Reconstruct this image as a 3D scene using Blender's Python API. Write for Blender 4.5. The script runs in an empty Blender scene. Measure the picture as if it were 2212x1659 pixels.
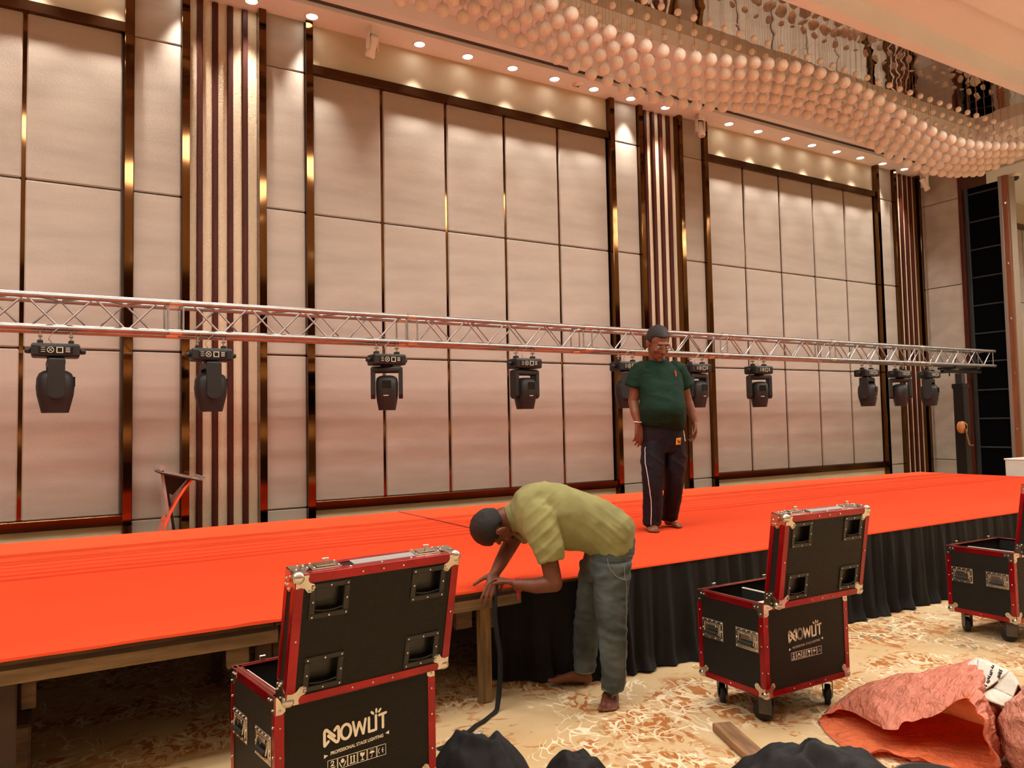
import bpy, bmesh, math, random
from mathutils import Vector, Matrix, noise
from math import sin, cos, pi, radians, sqrt

# ------------------------------------------------------------------ scene, camera, light
scene = bpy.context.scene
COL = scene.collection
random.seed(7)
EYE = 1.53
RIGHT = Vector((0.857080, -0.514800, -0.019755))
def _cam():
    yaw, pitch, roll = .54092, .051877, -.019779
    fwd = Vector((sin(yaw)*cos(pitch), cos(yaw)*cos(pitch), sin(pitch)))
    r = Vector((cos(yaw), -sin(yaw), 0)); u = r.cross(fwd)
    r2 = r*cos(roll) + u*sin(roll); u2 = r2.cross(fwd)
    cd = bpy.data.cameras.new('camera'); co = bpy.data.objects.new('camera', cd); COL.objects.link(co)
    m = Matrix.Identity(4)
    for i in range(3):
        m[i][0] = r2[i]; m[i][1] = u2[i]; m[i][2] = -fwd[i]
    m[2][3] = EYE
    co.matrix_world = m
    cd.sensor_width = 36; cd.lens = 36*1661/2212; cd.clip_start = .05; cd.clip_end = 200
    scene.camera = co
_cam()
w = bpy.data.worlds.new('world'); scene.world = w; w.use_nodes = True
w.node_tree.nodes['Background'].inputs[0].default_value = (.9, .75, .62, 1)
w.node_tree.nodes['Background'].inputs[1].default_value = .02
scene.view_settings.view_transform = 'Standard'
scene.view_settings.look = 'None'
scene.view_settings.exposure = 0.88
scene.view_settings.gamma = 1
scene.view_settings.use_curve_mapping = False
scene.cycles.use_denoising = True
scene.cycles.max_bounces = 8
scene.cycles.diffuse_bounces = 5
scene.cycles.glossy_bounces = 4
scene.cycles.sample_clamp_indirect = 6
scene.cycles.caustics_reflective = True
scene.cycles.caustics_refractive = False

WASH_Y = 8.11            # row of ceiling lamps that washes the panelled wall
WASH_W = 170             # watts of one wash lamp
LAMP_COL = (1.0, .95, .87)
WASH_COL = (1.0, .90, .80)
WASH_X = [1.77 - .6405*k for k in range(6, 0, -1)] + [1.77 + .6405*k for k in range(19) if k not in (2, 10)]
# rows of hall lamps: y, watts, beam angle, edge softness
HALL_ROWS = ((3.95, 95, 172, .5), (3.1, 95, 172, .5), (2.25, 95, 172, .5), (-.2, 240, 66, .45), (-3.2, 480, 78, .4), (-5.4, 480, 90, .4))  # front row split up to blur truss shadows; rearmost row added for fill
HALL_X = (-6.2, -4.2, -2.2, -.2, 1.8, 3.8, 5.8, 7.8, 10.4, 12.4, 14.6, 16.6, 18.6)

def spot(name, loc, watts, size, blend, rad, col, parent=None, aim=None):
    l = bpy.data.lights.new(name, 'SPOT'); l.energy = watts; l.spot_size = radians(size); l.spot_blend = blend
    l.shadow_soft_size = rad; l.color = col
    o = bpy.data.objects.new(name, l); COL.objects.link(o); o.location = loc
    if aim is not None:
        o.rotation_euler = (Vector(aim)).to_track_quat('-Z', 'Y').to_euler()
    if parent: o.parent = parent
    return o

# ------------------------------------------------------------------ colour and material helpers
def lin(c):
    return tuple(((v/255)/12.92 if v/255 <= .04045 else ((v/255+.055)/1.055)**2.4) for v in c) + (1.0,)

def mat(name, rgb, rough=.5, metal=0.0, var=0.0, vscale=8.0, bump=0.0, bscale=60.0, stretch=None, coat=0.0, spec=None, dark=None):
    """a procedural surface: colour with a soft noise variation, and fine relief"""
    m = bpy.data.materials.new(name); m.use_nodes = True
    nt = m.node_tree; N = nt.nodes; L = nt.links
    b = N['Principled BSDF']
    b.inputs['Roughness'].default_value = rough; b.inputs['Metallic'].default_value = metal
    if coat: b.inputs['Coat Weight'].default_value = coat
    if spec is not None: b.inputs['Specular IOR Level'].default_value = spec
    c = lin(rgb)
    b.inputs['Base Color'].default_value = c
    tc = N.new('ShaderNodeTexCoord'); mp = N.new('ShaderNodeMapping')
    L.new(tc.outputs['Object'], mp.inputs[0])
    if stretch: mp.inputs['Scale'].default_value = stretch
    nz = N.new('ShaderNodeTexNoise'); nz.inputs['Scale'].default_value = vscale; nz.inputs['Detail'].default_value = 4
    L.new(mp.outputs[0], nz.inputs['Vector'])
    if var or dark:
        mx = N.new('ShaderNodeMix'); mx.data_type = 'RGBA'
        d = lin(dark) if dark else tuple(v*(1-var) for v in c[:3]) + (1,)
        mx.inputs[6].default_value = d
        mx.inputs[7].default_value = tuple(min(1, v*(1+var*.5)) for v in c[:3]) + (1,)
        rp = N.new('ShaderNodeMapRange'); rp.inputs[1].default_value = .35; rp.inputs[2].default_value = .65
        L.new(nz.outputs['Fac'], rp.inputs[0]); L.new(rp.outputs[0], mx.inputs[0])
        L.new(mx.outputs[2], b.inputs['Base Color'])
    if bump:
        n2 = N.new('ShaderNodeTexNoise'); n2.inputs['Scale'].default_value = bscale; n2.inputs['Detail'].default_value = 3
        L.new(mp.outputs[0], n2.inputs['Vector'])
        bp = N.new('ShaderNodeBump'); bp.inputs['Strength'].default_value = bump; bp.inputs['Distance'].default_value = .01
        L.new(n2.outputs['Fac'], bp.inputs['Height']); L.new(bp.outputs[0], b.inputs['Normal'])
    return m

def emit(name, rgb, power):
    m = bpy.data.materials.new(name); m.use_nodes = True
    b = m.node_tree.nodes['Principled BSDF']
    b.inputs['Base Color'].default_value = (.8, .8, .8, 1)
    b.inputs['Emission Color'].default_value = tuple(rgb) + (1,); b.inputs['Emission Strength'].default_value = power
    return m

MT = {}
MT['fabric'] = mat('panel_fabric', (166, 156, 144), .85, var=.12, vscale=3, bump=.25, bscale=180, stretch=(.35, 1, 1.6), spec=.2)
MT['bronze'] = mat('bronze_metal', (112, 78, 46), .07, 1.0, var=.15, vscale=1.5, stretch=(1, 1, .3))
MT['rail'] = mat('bronze_rail', (92, 64, 40), .22, 1.0, var=.2, vscale=1.5)  # darker than the posts: dark reflections are put into the colour
MT['wood_bar'] = mat('dark_wood', (70, 30, 18), .5, var=.3, vscale=6, stretch=(6, 6, .5), spec=.15)
MT['plaster'] = mat('cream_plaster', (186, 172, 146), .8, var=.05, vscale=2)
MT['ceiling'] = mat('ceiling_paint', (226, 224, 224), .9, var=.03, vscale=1)
MT['slot'] = mat('slot_grey', (92, 84, 82), .7, var=.2, vscale=60, bump=.4, bscale=400)
MT['wall'] = mat('hall_wall', (178, 164, 150), .85, var=.05)
MT['black_cloth'] = mat('black_cloth', (13, 13, 16), .75, var=.3, vscale=4, bump=.3, bscale=500, spec=.35)
MT['steel'] = mat('bright_steel', (205, 200, 190), .22, 1.0, var=.12, vscale=14)
MT['alu'] = mat('truss_aluminium', (164, 162, 160), .36, 1.0, var=.15, vscale=9, bump=.05)
MT['black_plastic'] = mat('black_plastic', (14, 14, 15), .45, var=.2, vscale=5, bump=.08, bscale=300)
MT['black_metal'] = mat('black_metal', (10, 10, 11), .35, .3, var=.2)
MT['red_trim'] = mat('red_anodised', (150, 8, 20), .25, .55, var=.25, vscale=7, coat=.3)
MT['white'] = mat('white_plastic', (226, 218, 208), .45, var=.04)
MT['print'] = mat('white_print', (250, 250, 240), .6)
MT['lamp'] = emit('lamp_glow', (1, .95, .86), 14)
MT['grey_pipe'] = mat('dark_grey', (30, 32, 34), .5, var=.1)

# ------------------------------------------------------------------ geometry helpers
class MB:
    """collects boxes, tubes, lathes and sheets and links them as one mesh object"""
    def __init__(s): s.v = []; s.f = []; s.mi = []; s.sm = []
    def add(s, vs, fs, mi=0, smooth=False, M=None):
        o = len(s.v)
        for p in vs:
            p = Vector(p)
            s.v.append(M @ p if M is not None else p)
        for f in fs:
            s.f.append([i+o for i in f]); s.mi.append(mi); s.sm.append(smooth)
        return s
    def box(s, lo, hi, mi=0, M=None):
        x0, y0, z0 = lo; x1, y1, z1 = hi
        vs = [(x0,y0,z0),(x1,y0,z0),(x1,y1,z0),(x0,y1,z0),(x0,y0,z1),(x1,y0,z1),(x1,y1,z1),(x0,y1,z1)]
        return s.add(vs, [(0,3,2,1),(4,5,6,7),(0,1,5,4),(1,2,6,5),(2,3,7,6),(3,0,4,7)], mi, False, M)
    def rbox(s, lo, hi, b, seg=1, mi=0, M=None, smooth=False):
        bm = bmesh.new(); bmesh.ops.create_cube(bm, size=1)
        for v in bm.verts:
            v.co = Vector([(lo[i]+hi[i])/2 + v.co[i]*(hi[i]-lo[i]) for i in range(3)])
        b = min(b, .49*min(hi[i]-lo[i] for i in range(3)))
        bmesh.ops.bevel(bm, geom=list(bm.edges), offset=b, segments=seg, profile=.5, affect='EDGES')
        bm.verts.index_update()
        s.add([v.co.copy() for v in bm.verts], [[v.index for v in f.verts] for f in bm.faces], mi, smooth, M)
        bm.free(); return s
    def tube(s, pts, r, n=10, mi=0, M=None, caps=True, smooth=True):
        pts = [Vector(p) for p in pts]
        rs = r if isinstance(r, (list, tuple)) else [r]*len(pts)
        vs = []; fs = []
        t0 = (pts[1]-pts[0]).normalized()
        ref = Vector((0,0,1)) if abs(t0.z) < .9 else Vector((1,0,0))
        u = t0.cross(ref).normalized()
        for i, p in enumerate(pts):
            if i == 0: t = pts[1]-pts[0]
            elif i == len(pts)-1: t = pts[-1]-pts[-2]
            else: t = (pts[i+1]-pts[i]).normalized() + (pts[i]-pts[i-1]).normalized()
            t.normalize()
            u = (u - t*u.dot(t)).normalized(); v = t.cross(u)
            for k in range(n):
                a = 2*pi*k/n
                vs.append(p + (u*cos(a)+v*sin(a))*rs[i])
        for i in range(len(pts)-1):
            for k in range(n):
                fs.append((i*n+k, i*n+(k+1) % n, (i+1)*n+(k+1) % n, (i+1)*n+k))
        s.add(vs, fs, mi, smooth, M)
        if caps:
            o = len(pts)-1
            s.add(vs[:n], [tuple(reversed(range(n)))], mi, False, M); s.add(vs[o*n:], [tuple(range(n))], mi, False, M)
        return s
    def lathe(s, prof, n=20, mi=0, M=None, smooth=True):
        """profile of (radius, z) turned about z"""
        vs = []; fs = []
        for r, z in prof:
            for k in range(n):
                a = 2*pi*k/n; vs.append((r*cos(a), r*sin(a), z))
        for i in range(len(prof)-1):
            for k in range(n):
                fs.append((i*n+k, i*n+(k+1) % n, (i+1)*n+(k+1) % n, (i+1)*n+k))
        return s.add(vs, fs, mi, smooth, M)
    def prism(s, poly, y0, y1, mi=0, M=None):
        """polygon in x,z extruded along y"""
        n = len(poly)
        vs = [(x, y0, z) for x, z in poly] + [(x, y1, z) for x, z in poly]
        fs = [tuple(range(n)), tuple(reversed(range(n, 2*n)))] + [(i+n, (i+1) % n + n, (i+1) % n, i) for i in range(n)]
        return s.add(vs, fs, mi, False, M)
    def grid(s, fn, nu, nv, mi=0, smooth=True, M=None):
        vs = [fn(i/nu, j/nv) for j in range(nv+1) for i in range(nu+1)]
        fs = [(j*(nu+1)+i, j*(nu+1)+i+1, (j+1)*(nu+1)+i+1, (j+1)*(nu+1)+i) for j in range(nv) for i in range(nu)]
        return s.add(vs, fs, mi, smooth, M)
    def ball(s, c, r, n=12, m=8, mi=0, M=None):
        if not isinstance(r, (list, tuple)): r = (r, r, r)
        vs = [(c[0], c[1], c[2]-r[2])]; fs = []
        for j in range(1, m):
            t = pi*j/m - pi/2
            for k in range(n):
                a = 2*pi*k/n
                vs.append((c[0]+r[0]*cos(t)*cos(a), c[1]+r[1]*cos(t)*sin(a), c[2]+r[2]*sin(t)))
        vs.append((c[0], c[1], c[2]+r[2])); top = len(vs)-1
        for k in range(n):
            fs.append((0, 1+(k+1) % n, 1+k)); fs.append((top, 1+(m-2)*n+k, 1+(m-2)*n+(k+1) % n))
        for j in range(m-2):
            for k in range(n):
                fs.append((1+j*n+k, 1+j*n+(k+1) % n, 1+(j+1)*n+(k+1) % n, 1+(j+1)*n+k))
        return s.add(vs, fs, mi, True, M)
    def mesh(s, name, mats):
        me = bpy.data.meshes.new(name)
        me.from_pydata([tuple(p) for p in s.v], [], s.f)
        if not isinstance(mats, (list, tuple)): mats = [mats]
        for m in mats: me.materials.append(m)
        me.polygons.foreach_set('material_index', s.mi)
        me.polygons.foreach_set('use_smooth', s.sm)
        me.update(); return me
    def build(s, name, mats, parent=None, loc=(0,0,0), rot=(0,0,0), label=None):
        return link(name, s.mesh(name, mats), parent, loc, rot, label)

def link(name, me, parent=None, loc=(0,0,0), rot=(0,0,0), label=None):
    o = bpy.data.objects.new(name, me); COL.objects.link(o)
    o.location = loc; o.rotation_euler = rot
    if parent is not None: o.parent = parent
    if label: o['label'] = label
    return o

def thing(name, label, cat, loc=(0,0,0), rz=0, group=None):
    o = bpy.data.objects.new(name, None); COL.objects.link(o)
    o.location = loc; o.rotation_euler = (0, 0, rz); o.empty_display_size = .1
    return tag(o, label, cat, group)
def tag(o, label, cat, group=None):
    o['label'] = label; o['category'] = cat
    if group: o['group'] = group
    return o
def struct(o, label=None):
    o['kind'] = 'structure'
    if label: o['label'] = label
    return o
def copy_tree(o, parent=None):
    c = o.copy(); COL.objects.link(c)
    if parent is not None: c.parent = parent
    for ch in list(o.children): copy_tree(ch, c)
    return c
def rotz(a, loc=(0,0,0)): return Matrix.Translation(loc) @ Matrix.Rotation(a, 4, 'Z')
# ================================================================== the hall: floor, walls, ceiling
def carpet_material():
    m = bpy.data.materials.new('patterned_carpet'); m.use_nodes = True
    nt = m.node_tree; N = nt.nodes; L = nt.links; b = N['Principled BSDF']
    b.inputs['Roughness'].default_value = .95; b.inputs['Specular IOR Level'].default_value = .1
    tc = N.new('ShaderNodeTexCoord'); mp = N.new('ShaderNodeMapping'); L.new(tc.outputs['Object'], mp.inputs[0])
    mp.inputs['Rotation'].default_value = (0, 0, radians(20))
    def noise_(scale, det=3, vec=None, dist=0, st=None):
        n = N.new('ShaderNodeTexNoise'); n.inputs['Scale'].default_value = scale; n.inputs['Detail'].default_value = det
        n.inputs['Distortion'].default_value = dist
        src = vec or mp.outputs[0]
        if st:
            q = N.new('ShaderNodeMapping'); q.inputs['Scale'].default_value = st; L.new(src, q.inputs[0]); src = q.outputs[0]
        L.new(src, n.inputs['Vector']); return n.outputs['Fac']
    def ramp(src, a, c):
        r = N.new('ShaderNodeMapRange'); r.inputs[1].default_value = a; r.inputs[2].default_value = c; r.interpolation_type = 'SMOOTHSTEP'
        L.new(src, r.inputs[0]); return r.outputs[0]
    def mul(a, c):
        q = N.new('ShaderNodeMath'); q.operation = 'MULTIPLY'; L.new(a, q.inputs[0]); L.new(c, q.inputs[1]); return q.outputs[0]
    def mix(f, a, c):
        q = N.new('ShaderNodeMix'); q.data_type = 'RGBA'; L.new(f, q.inputs[0])
        for i, v in ((6, a), (7, c)):
            if isinstance(v, tuple): q.inputs[i].default_value = v
            else: L.new(v, q.inputs[i])
        return q.outputs[2]
    base = mix(ramp(noise_(1.3, 5), .35, .65), lin((184, 156, 112)), lin((196, 174, 136)))
    # clusters in which the orange flakes and the white strokes sit
    cl = ramp(noise_(1.9, 2), .45, .55)
    flakes = mul(ramp(noise_(15, 5, None, 1.6, (1, .45, 1)), .50, .535), cl)
    base = mix(flakes, base, lin((160, 102, 54)))
    fl2 = mul(ramp(noise_(9, 5, None, 2.0, (.5, 1.3, 1)), .60, .63), ramp(noise_(2.3, 2), .40, .55))
    base = mix(fl2, base, lin((170, 116, 66)))
    grey = mul(ramp(noise_(13, 4, None, 1.5), .56, .6), ramp(noise_(1.1, 1, None, 0, (1.3, 1, 1)), .60, .66))
    base = mix(grey, base, lin((128, 118, 100)))
    # thin white strokes: cell borders of two bent voronoi patterns
    def strokes(scale, st, wid):
        wv = N.new('ShaderNodeTexNoise'); wv.inputs['Scale'].default_value = 3.5; L.new(mp.outputs[0], wv.inputs['Vector'])
        ad = N.new('ShaderNodeVectorMath'); ad.operation = 'MULTIPLY_ADD'; ad.inputs[1].default_value = (.35, .35, 0)
        L.new(wv.outputs['Color'], ad.inputs[0]); L.new(mp.outputs[0], ad.inputs[2])
        q = N.new('ShaderNodeMapping'); q.inputs['Scale'].default_value = st; L.new(ad.outputs[0], q.inputs[0])
        v = N.new('ShaderNodeTexVoronoi'); v.feature = 'DISTANCE_TO_EDGE'; v.inputs['Scale'].default_value = scale
        L.new(q.outputs[0], v.inputs['Vector'])
        r = N.new('ShaderNodeMapRange'); r.inputs[1].default_value = wid; r.inputs[2].default_value = wid*.4
        L.new(v.outputs['Distance'], r.inputs[0]); return r.outputs[0]
    s1 = mul(mul(strokes(15, (1, .45, 1), .060), ramp(noise_(2.1, 2, None, 0, (1.1, .9, 1)), .46, .53)), ramp(noise_(7, 2), .42, .5))
    base = mix(s1, base, lin((222, 210, 182)))
    s2 = mul(mul(strokes(12, (.5, 1.2, 1), .055), cl), ramp(noise_(6, 2, None, .5), .46, .53))
    base = mix(s2, base, lin((218, 204, 174)))
    L.new(base, b.inputs['Base Color'])
    n = N.new('ShaderNodeTexNoise'); n.inputs['Scale'].default_value = 350; L.new(tc.outputs['Object'], n.inputs['Vector'])
    bp = N.new('ShaderNodeBump'); bp.inputs['Strength'].default_value = .3; bp.inputs['Distance'].default_value = .005
    L.new(n.outputs['Fac'], bp.inputs['Height']); L.new(bp.outputs[0], b.inputs['Normal'])
    return m
MT['carpet'] = carpet_material()
XL, XR, YF, YB, ZC = -8.0, 22.0, -7.0, 8.40, 6.03
struct(MB().box((XL-.1, YF-.1, -.1), (XR+.1, YB+.1, 0)).build('floor', MT['carpet']), 'cream hall carpet with orange flakes and white scribbled strokes')

# ---- panelled wall behind the stage
wall = struct(MB().box((XL, YB, 0), (XR, YB+.1, 6.4)).build('wall_back', MT['wall']), 'tall hall wall of pinkish upholstered panels framed in bronze')
_pm = {}
def shared_box(key, size, bev, m, seg=1):
    k = (key,) + tuple(round(v, 3) for v in size)
    if k not in _pm:
        _pm[k] = MB().rbox((-size[0]/2, -size[1]/2, -size[2]/2), (size[0]/2, size[1]/2, size[2]/2), bev, seg).mesh(key, m)
    return _pm[k]
def piece(name, lo, hi, bev, m, parent=None, seg=1):
    size = [hi[i]-lo[i] for i in range(3)]
    return link(name, shared_box(name, size, bev, m, seg), parent, [(lo[i]+hi[i])/2 for i in range(3)])
def bay(x0, x1, n, parent):
    """n upholstered panels across, three high, in a bronze frame with plaster above and below"""
    stp = (x1-x0)/n
    for i in range(n):
        for z0, z1 in ((.735, 2.305), (2.32, 3.88), (3.893, 5.47)):
            piece('fabric_panel', (x0+i*stp+.018, 8.30, z0), (x0+(i+1)*stp-.018, 8.36, z1), .012, MT['fabric'], parent)
    for i in range(1, n):
        piece('joint_strip', (x0+i*stp-.018, 8.325, .73), (x0+i*stp+.018, 8.345, 5.47), .002, MT['bronze'], parent)
    piece('top_rail', (x0-.02, 8.235, 5.455), (x1+.02, 8.39, 5.555), .003, MT['rail'], parent)
    piece('bottom_rail', (x0-.02, 8.235, .64), (x1+.02, 8.39, .735), .003, MT['rail'], parent)
    piece('upper_plaster', (x0, 8.30, 5.555), (x1, 8.39, ZC), .002, MT['plaster'], parent)
    piece('plinth', (x0, 8.30, 0), (x1, 8.39, .64), .002, MT['plaster'], parent)
def post(x0, x1, parent, y0=8.21):
    piece('bronze_post', (x0, y0, 0), (x1, 8.40, ZC), .003, MT['bronze'], parent)
def strip(x0, x1, parent):
    for z0, z1 in ((0, .672), (.682, 2.305), (2.32, 3.88), (3.893, 5.442), (5.452, ZC)):
        piece('side_panel', (x0, 8.268, z0), (x1, 8.36, z1), .01, MT['fabric'], parent)
def rib_material():
    m = bpy.data.materials.new('vermicular_plaster'); m.use_nodes = True
    nt = m.node_tree; N = nt.nodes; L = nt.links; b = N['Principled BSDF']
    b.inputs['Base Color'].default_value = lin((218, 198, 168)); b.inputs['Roughness'].default_value = .8
    tc = N.new('ShaderNodeTexCoord'); mp = N.new('ShaderNodeMapping'); mp.inputs['Scale'].default_value = (1, 1, .7)
    L.new(tc.outputs['Object'], mp.inputs[0])
    n = N.new('ShaderNodeTexNoise'); n.inputs['Scale'].default_value = 95; n.inputs['Detail'].default_value = 1; n.inputs['Distortion'].default_value = 1.5
    L.new(mp.outputs[0], n.inputs['Vector'])
    bp = N.new('ShaderNodeBump'); bp.inputs['Strength'].default_value = .9; bp.inputs['Distance'].default_value = .015
    L.new(n.outputs['Fac'], bp.inputs['Height']); L.new(bp.outputs[0], b.inputs['Normal'])
    return m
MT['rib'] = rib_material()
def pilaster(x, parent):
    """bronze side posts, five recessed textured bands and four dark wooden bars, x = left edge"""
    post(x, x+.075, parent); post(x+.76, x+.835, parent)
    xs = [x+.155+.15*i for i in range(4)]
    edges = [x+.075] + [v for q in xs for v in (q, q+.055)] + [x+.76]
    for i in range(5):
        piece('textured_band', (edges[2*i], 8.325, 0), (edges[2*i+1], 8.39, ZC), .004, MT['rib'], parent)
    for q in xs:
        piece('wood_bar', (q, 8.285, 0), (q+.055, 8.395, ZC-.02), .006, MT['wood_bar'], parent)
for k in range(-1, 4):
    ox = 6.01*k
    if k < 3: 
        bay(2.452+ox, 6.602+ox, 5, wall)
        post(2.372+ox, 2.452+ox, wall); post(6.602+ox, 6.682+ox, wall)
    if k != 3 and k >= 0: strip(1.945+ox, 2.372+ox, wall)
    if k == -1: strip(1.945+ox, 2.372+ox, wall)
    if k in (0, 1, 2):
        if k < 2: strip(6.682+ox, 7.12+ox, wall)
        else: strip(6.682+ox, 7.12+ox, wall)
        pilaster(1.11+ox, wall)
    if k == -1: strip(6.682+ox, 7.12+ox, wall)

# ---- pier at the right end of the stage wall, with the folding partition beside it
pier = struct(MB().box((14.13, 7.60, 0), (14.95, 8.40, ZC)).build('wall_right', MT['wall']), 'pink upholstered return wall at the right end')
for z0, z1 in ((0, .715), (.727, 2.30), (2.315, 3.885), (3.897, 5.46), (5.47, ZC)):
    piece('return_panel', (14.09, 7.60, z0), (14.13, 8.36, z1), .008, MT['fabric'], pier)
piece('wood_jamb', (14.07, 7.535, 0), (14.95, 7.60, ZC), .004, MT['wood_bar'], pier)
piece('bronze_corner', (14.05, 8.33, 0), (14.10, 8.40, ZC), .003, MT['bronze'], pier)
part_ = struct(MB().box((14.15, 6.90, 0), (14.26, 7.53, 5.60)).build('door_1', mat('partition_black', (3, 3, 4), .9, spec=.05)), 'tall black folding partition leaf beside the return wall')
for i in range(12):
    piece('cross_rail', (14.128, 6.90, .44+.5025*i-.5), (14.16, 7.47, .465+.5025*i-.5) if i else (14.16, 7.47, .0), .003, MT['grey_pipe'], part_) if i else None
piece('side_stile', (14.12, 7.455, 0), (14.17, 7.53, 5.60), .004, MT['grey_pipe'], part_)
piece('steel_edge', (14.10, 6.865, 0), (14.28, 6.925, 5.66), .004, mat('partition_grey', (150, 140, 132), .4, .6), part_)
piece('wood_edge', (14.10, 6.775, 0), (14.30, 6.865, 5.66), .006, mat('partition_wood', (128, 74, 42), .4, var=.25, vscale=4, stretch=(4, 4, .4)), part_)
piece('pale_edge', (14.11, 6.745, 0), (14.30, 6.775, 5.64), .004, mat('partition_pale', (130, 112, 92), .5), part_)
for z in (1.25, 2.2, 3.15, 4.1, 5.15):
    MB().rbox((14.085, 6.80, z), (14.105, 6.83, z+.04), .004, 1).build('latch', MT['steel'], part_)

# ---- outer walls of the room (behind the camera and to the sides)
struct(MB().box((XL-.1, YF, 0), (XL, YB, 6.4)).build('wall_left', MT['wall']))
struct(MB().box((XR, YF, 0), (XR+.1, YB, 6.4)).build('wall_far', MT['wall']))
fr = struct(MB().box((XL, YF-.1, 0), (XR, YF, 6.4)).build('wall_front', mat('opposite_wall_wood', (78, 50, 34), .6, var=.2, vscale=3)))
PALE = mat('reflection_band', (232, 206, 166), .7)
for z0, z1 in ((1.25, 1.62), (3.05, 3.35), (3.55, 4.0)):
    piece('reflection_band', (XL, YF, z0), (XR, YF+.03, z1), .004, PALE, fr)  # unseen bands added to give the bronze posts bright reflections

# ---- ceiling: flange along the wall, air slot, coffer with beams round a rippled mirror
ceil = struct(MB().box((XL, YF, 6.4), (XR, YB, 6.5)).build('ceiling', MT['ceiling']), 'pink lit ceiling with a stepped coffer')
FY, NY, FX, LX = 6.70, 5.37, 13.03, -4.0
c = MB()
c.box((XL, 7.91, ZC), (XR, 8.40, 6.4))                       # flange at the wall
c.box((XL, 7.65, ZC), (14.70, 7.76, 6.4))                    # lip between the slot and the coffer
c.box((XL, 7.76, 6.09), (14.70, 7.91, 6.4), 1)               # bottom of the air slot
c.box((14.70, YF, 6.09), (14.85, 7.91, 6.4), 1)              # partition track
c.box((14.85, YF, ZC), (XR, 7.91, 6.4))
c.box((13.98, YF, ZC), (14.70, 7.65, 6.4))
c.build('ceiling_flange', [MT['ceiling'], MT['slot']], ceil)
c = MB()
c.box((LX, 6.92, 6.21), (13.98, 7.65, 6.4)); c.box((13.25, 4.42, 6.21), (13.98, 6.92, 6.4)); c.box((LX, 4.42, 6.26), (13.25, 5.23, 6.4))
c.box((XL, YF, ZC), (13.98, 4.42, 6.4)); c.box((XL, 4.42, ZC), (LX-.3, 7.65, 6.4))
c.build('ceiling_recess', MT['ceiling'], ceil)
c = MB()
c.box((LX-.22, FY, ZC), (13.25, 6.92, 6.4)); c.box((FX, NY, ZC), (13.25, FY, 6.4)); c.box((LX-.22, 5.23, ZC), (13.25, NY, 6.4)); c.box((LX-.22, NY, ZC), (LX, FY, 6.4))
c.build('coffer_beam', MT['ceiling'], ceil)
def mirror_material():
    m = bpy.data.materials.new('rippled_mirror'); m.use_nodes = True
    nt = m.node_tree; N = nt.nodes; L = nt.links; b = N['Principled BSDF']
    b.inputs['Base Color'].default_value = (.66, .60, .53, 1); b.inputs['Metallic'].default_value = 1; b.inputs['Roughness'].default_value = .03
    tc = N.new('ShaderNodeTexCoord')
    n = N.new('ShaderNodeTexNoise'); n.inputs['Scale'].default_value = 2.2; n.inputs['Detail'].default_value = 1.2
    L.new(tc.outputs['Object'], n.inputs['Vector'])
    bp = N.new('ShaderNodeBump'); bp.inputs['Strength'].default_value = .10; bp.inputs['Distance'].default_value = .1
    L.new(n.outputs['Fac'], bp.inputs['Height']); L.new(bp.outputs[0], b.inputs['Normal'])
    return m
MT['mirror'] = mirror_material()
for i in range(14):
    x0 = LX + (FX-LX)*i/14; x1 = LX + (FX-LX)*(i+1)/14
    piece('mirror_panel', (x0+.001, NY, 6.22), (x1-.001, FY, 6.30), .001, MT['mirror'], ceil)
# grille bars in the air slot
g = MB()
for j in range(3):
    g.box((XL, 7.785+.04*j, 6.06), (14.70, 7.80+.04*j, 6.075))
g.build('slot_bar', MT['slot'], ceil)

# ---- lamps
RING = MB().lathe([(.062, .012), (.074, .012), (.076, .004), (.066, -.004), (.060, .0), (.060, .010)], 24).mesh('trim_ring', MT['white'])
DISC = MB().lathe([(.0, .006), (.061, .006)], 24).add([], []).mesh('lamp_lens', MT['lamp'])
def lamp(x, y, z, label, group, watts, size, blend, col, aim=None, rad=.03):
    t = thing('downlight', label, 'downlight', (x, y, z), 0, group)
    link('trim_ring', RING, t, (0, 0, -.008)); link('lens', DISC, t, (0, 0, -.008))
    spot('lamp', (0, 0, -.025), watts, size, blend, rad, col, t, aim)
    return t
for i, x in enumerate(WASH_X):
    lamp(x, WASH_Y, ZC, 'small round recessed downlight in the row along the panelled wall', 'downlights in a row along the panelled wall', WASH_W, 58, 1.0, WASH_COL, (0, .0, -1))
for y, wt, cone, bl in HALL_ROWS:
    for x in HALL_X:
        x += {3.1: .66, 2.25: 1.33}.get(y, 0)
        lamp(x, y, ZC, 'unseen round recessed downlight in the middle of the hall ceiling', 'downlights over the hall floor', wt, cone, bl, LAMP_COL, None, .32)
# ================================================================== ceiling fixtures: chandelier strands, spotlights, sprinklers
def ball_material():
    m = bpy.data.materials.new('frosted_ball'); m.use_nodes = True
    nt = m.node_tree; N = nt.nodes; L = nt.links; b = N['Principled BSDF']
    b.inputs['Roughness'].default_value = .38
    tc = N.new('ShaderNodeTexCoord')
    v = N.new('ShaderNodeTexNoise'); v.inputs['Scale'].default_value = 34; v.inputs['Detail'].default_value = 3; v.inputs['Distortion'].default_value = .8
    L.new(tc.outputs['Object'], v.inputs['Vector'])
    mx = N.new('ShaderNodeMix'); mx.data_type = 'RGBA'; mx.inputs[6].default_value = lin((212, 198, 182)); mx.inputs[7].default_value = lin((228, 218, 204))
    L.new(v.outputs['Fac'], mx.inputs[0]); L.new(mx.outputs[2], b.inputs['Base Color'])
    bp = N.new('ShaderNodeBump'); bp.inputs['Strength'].default_value = .25; bp.inputs['Distance'].default_value = .01
    L.new(v.outputs['Fac'], bp.inputs['Height']); L.new(bp.outputs[0], b.inputs['Normal'])
    return m
MT['ball'] = ball_material()
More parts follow.
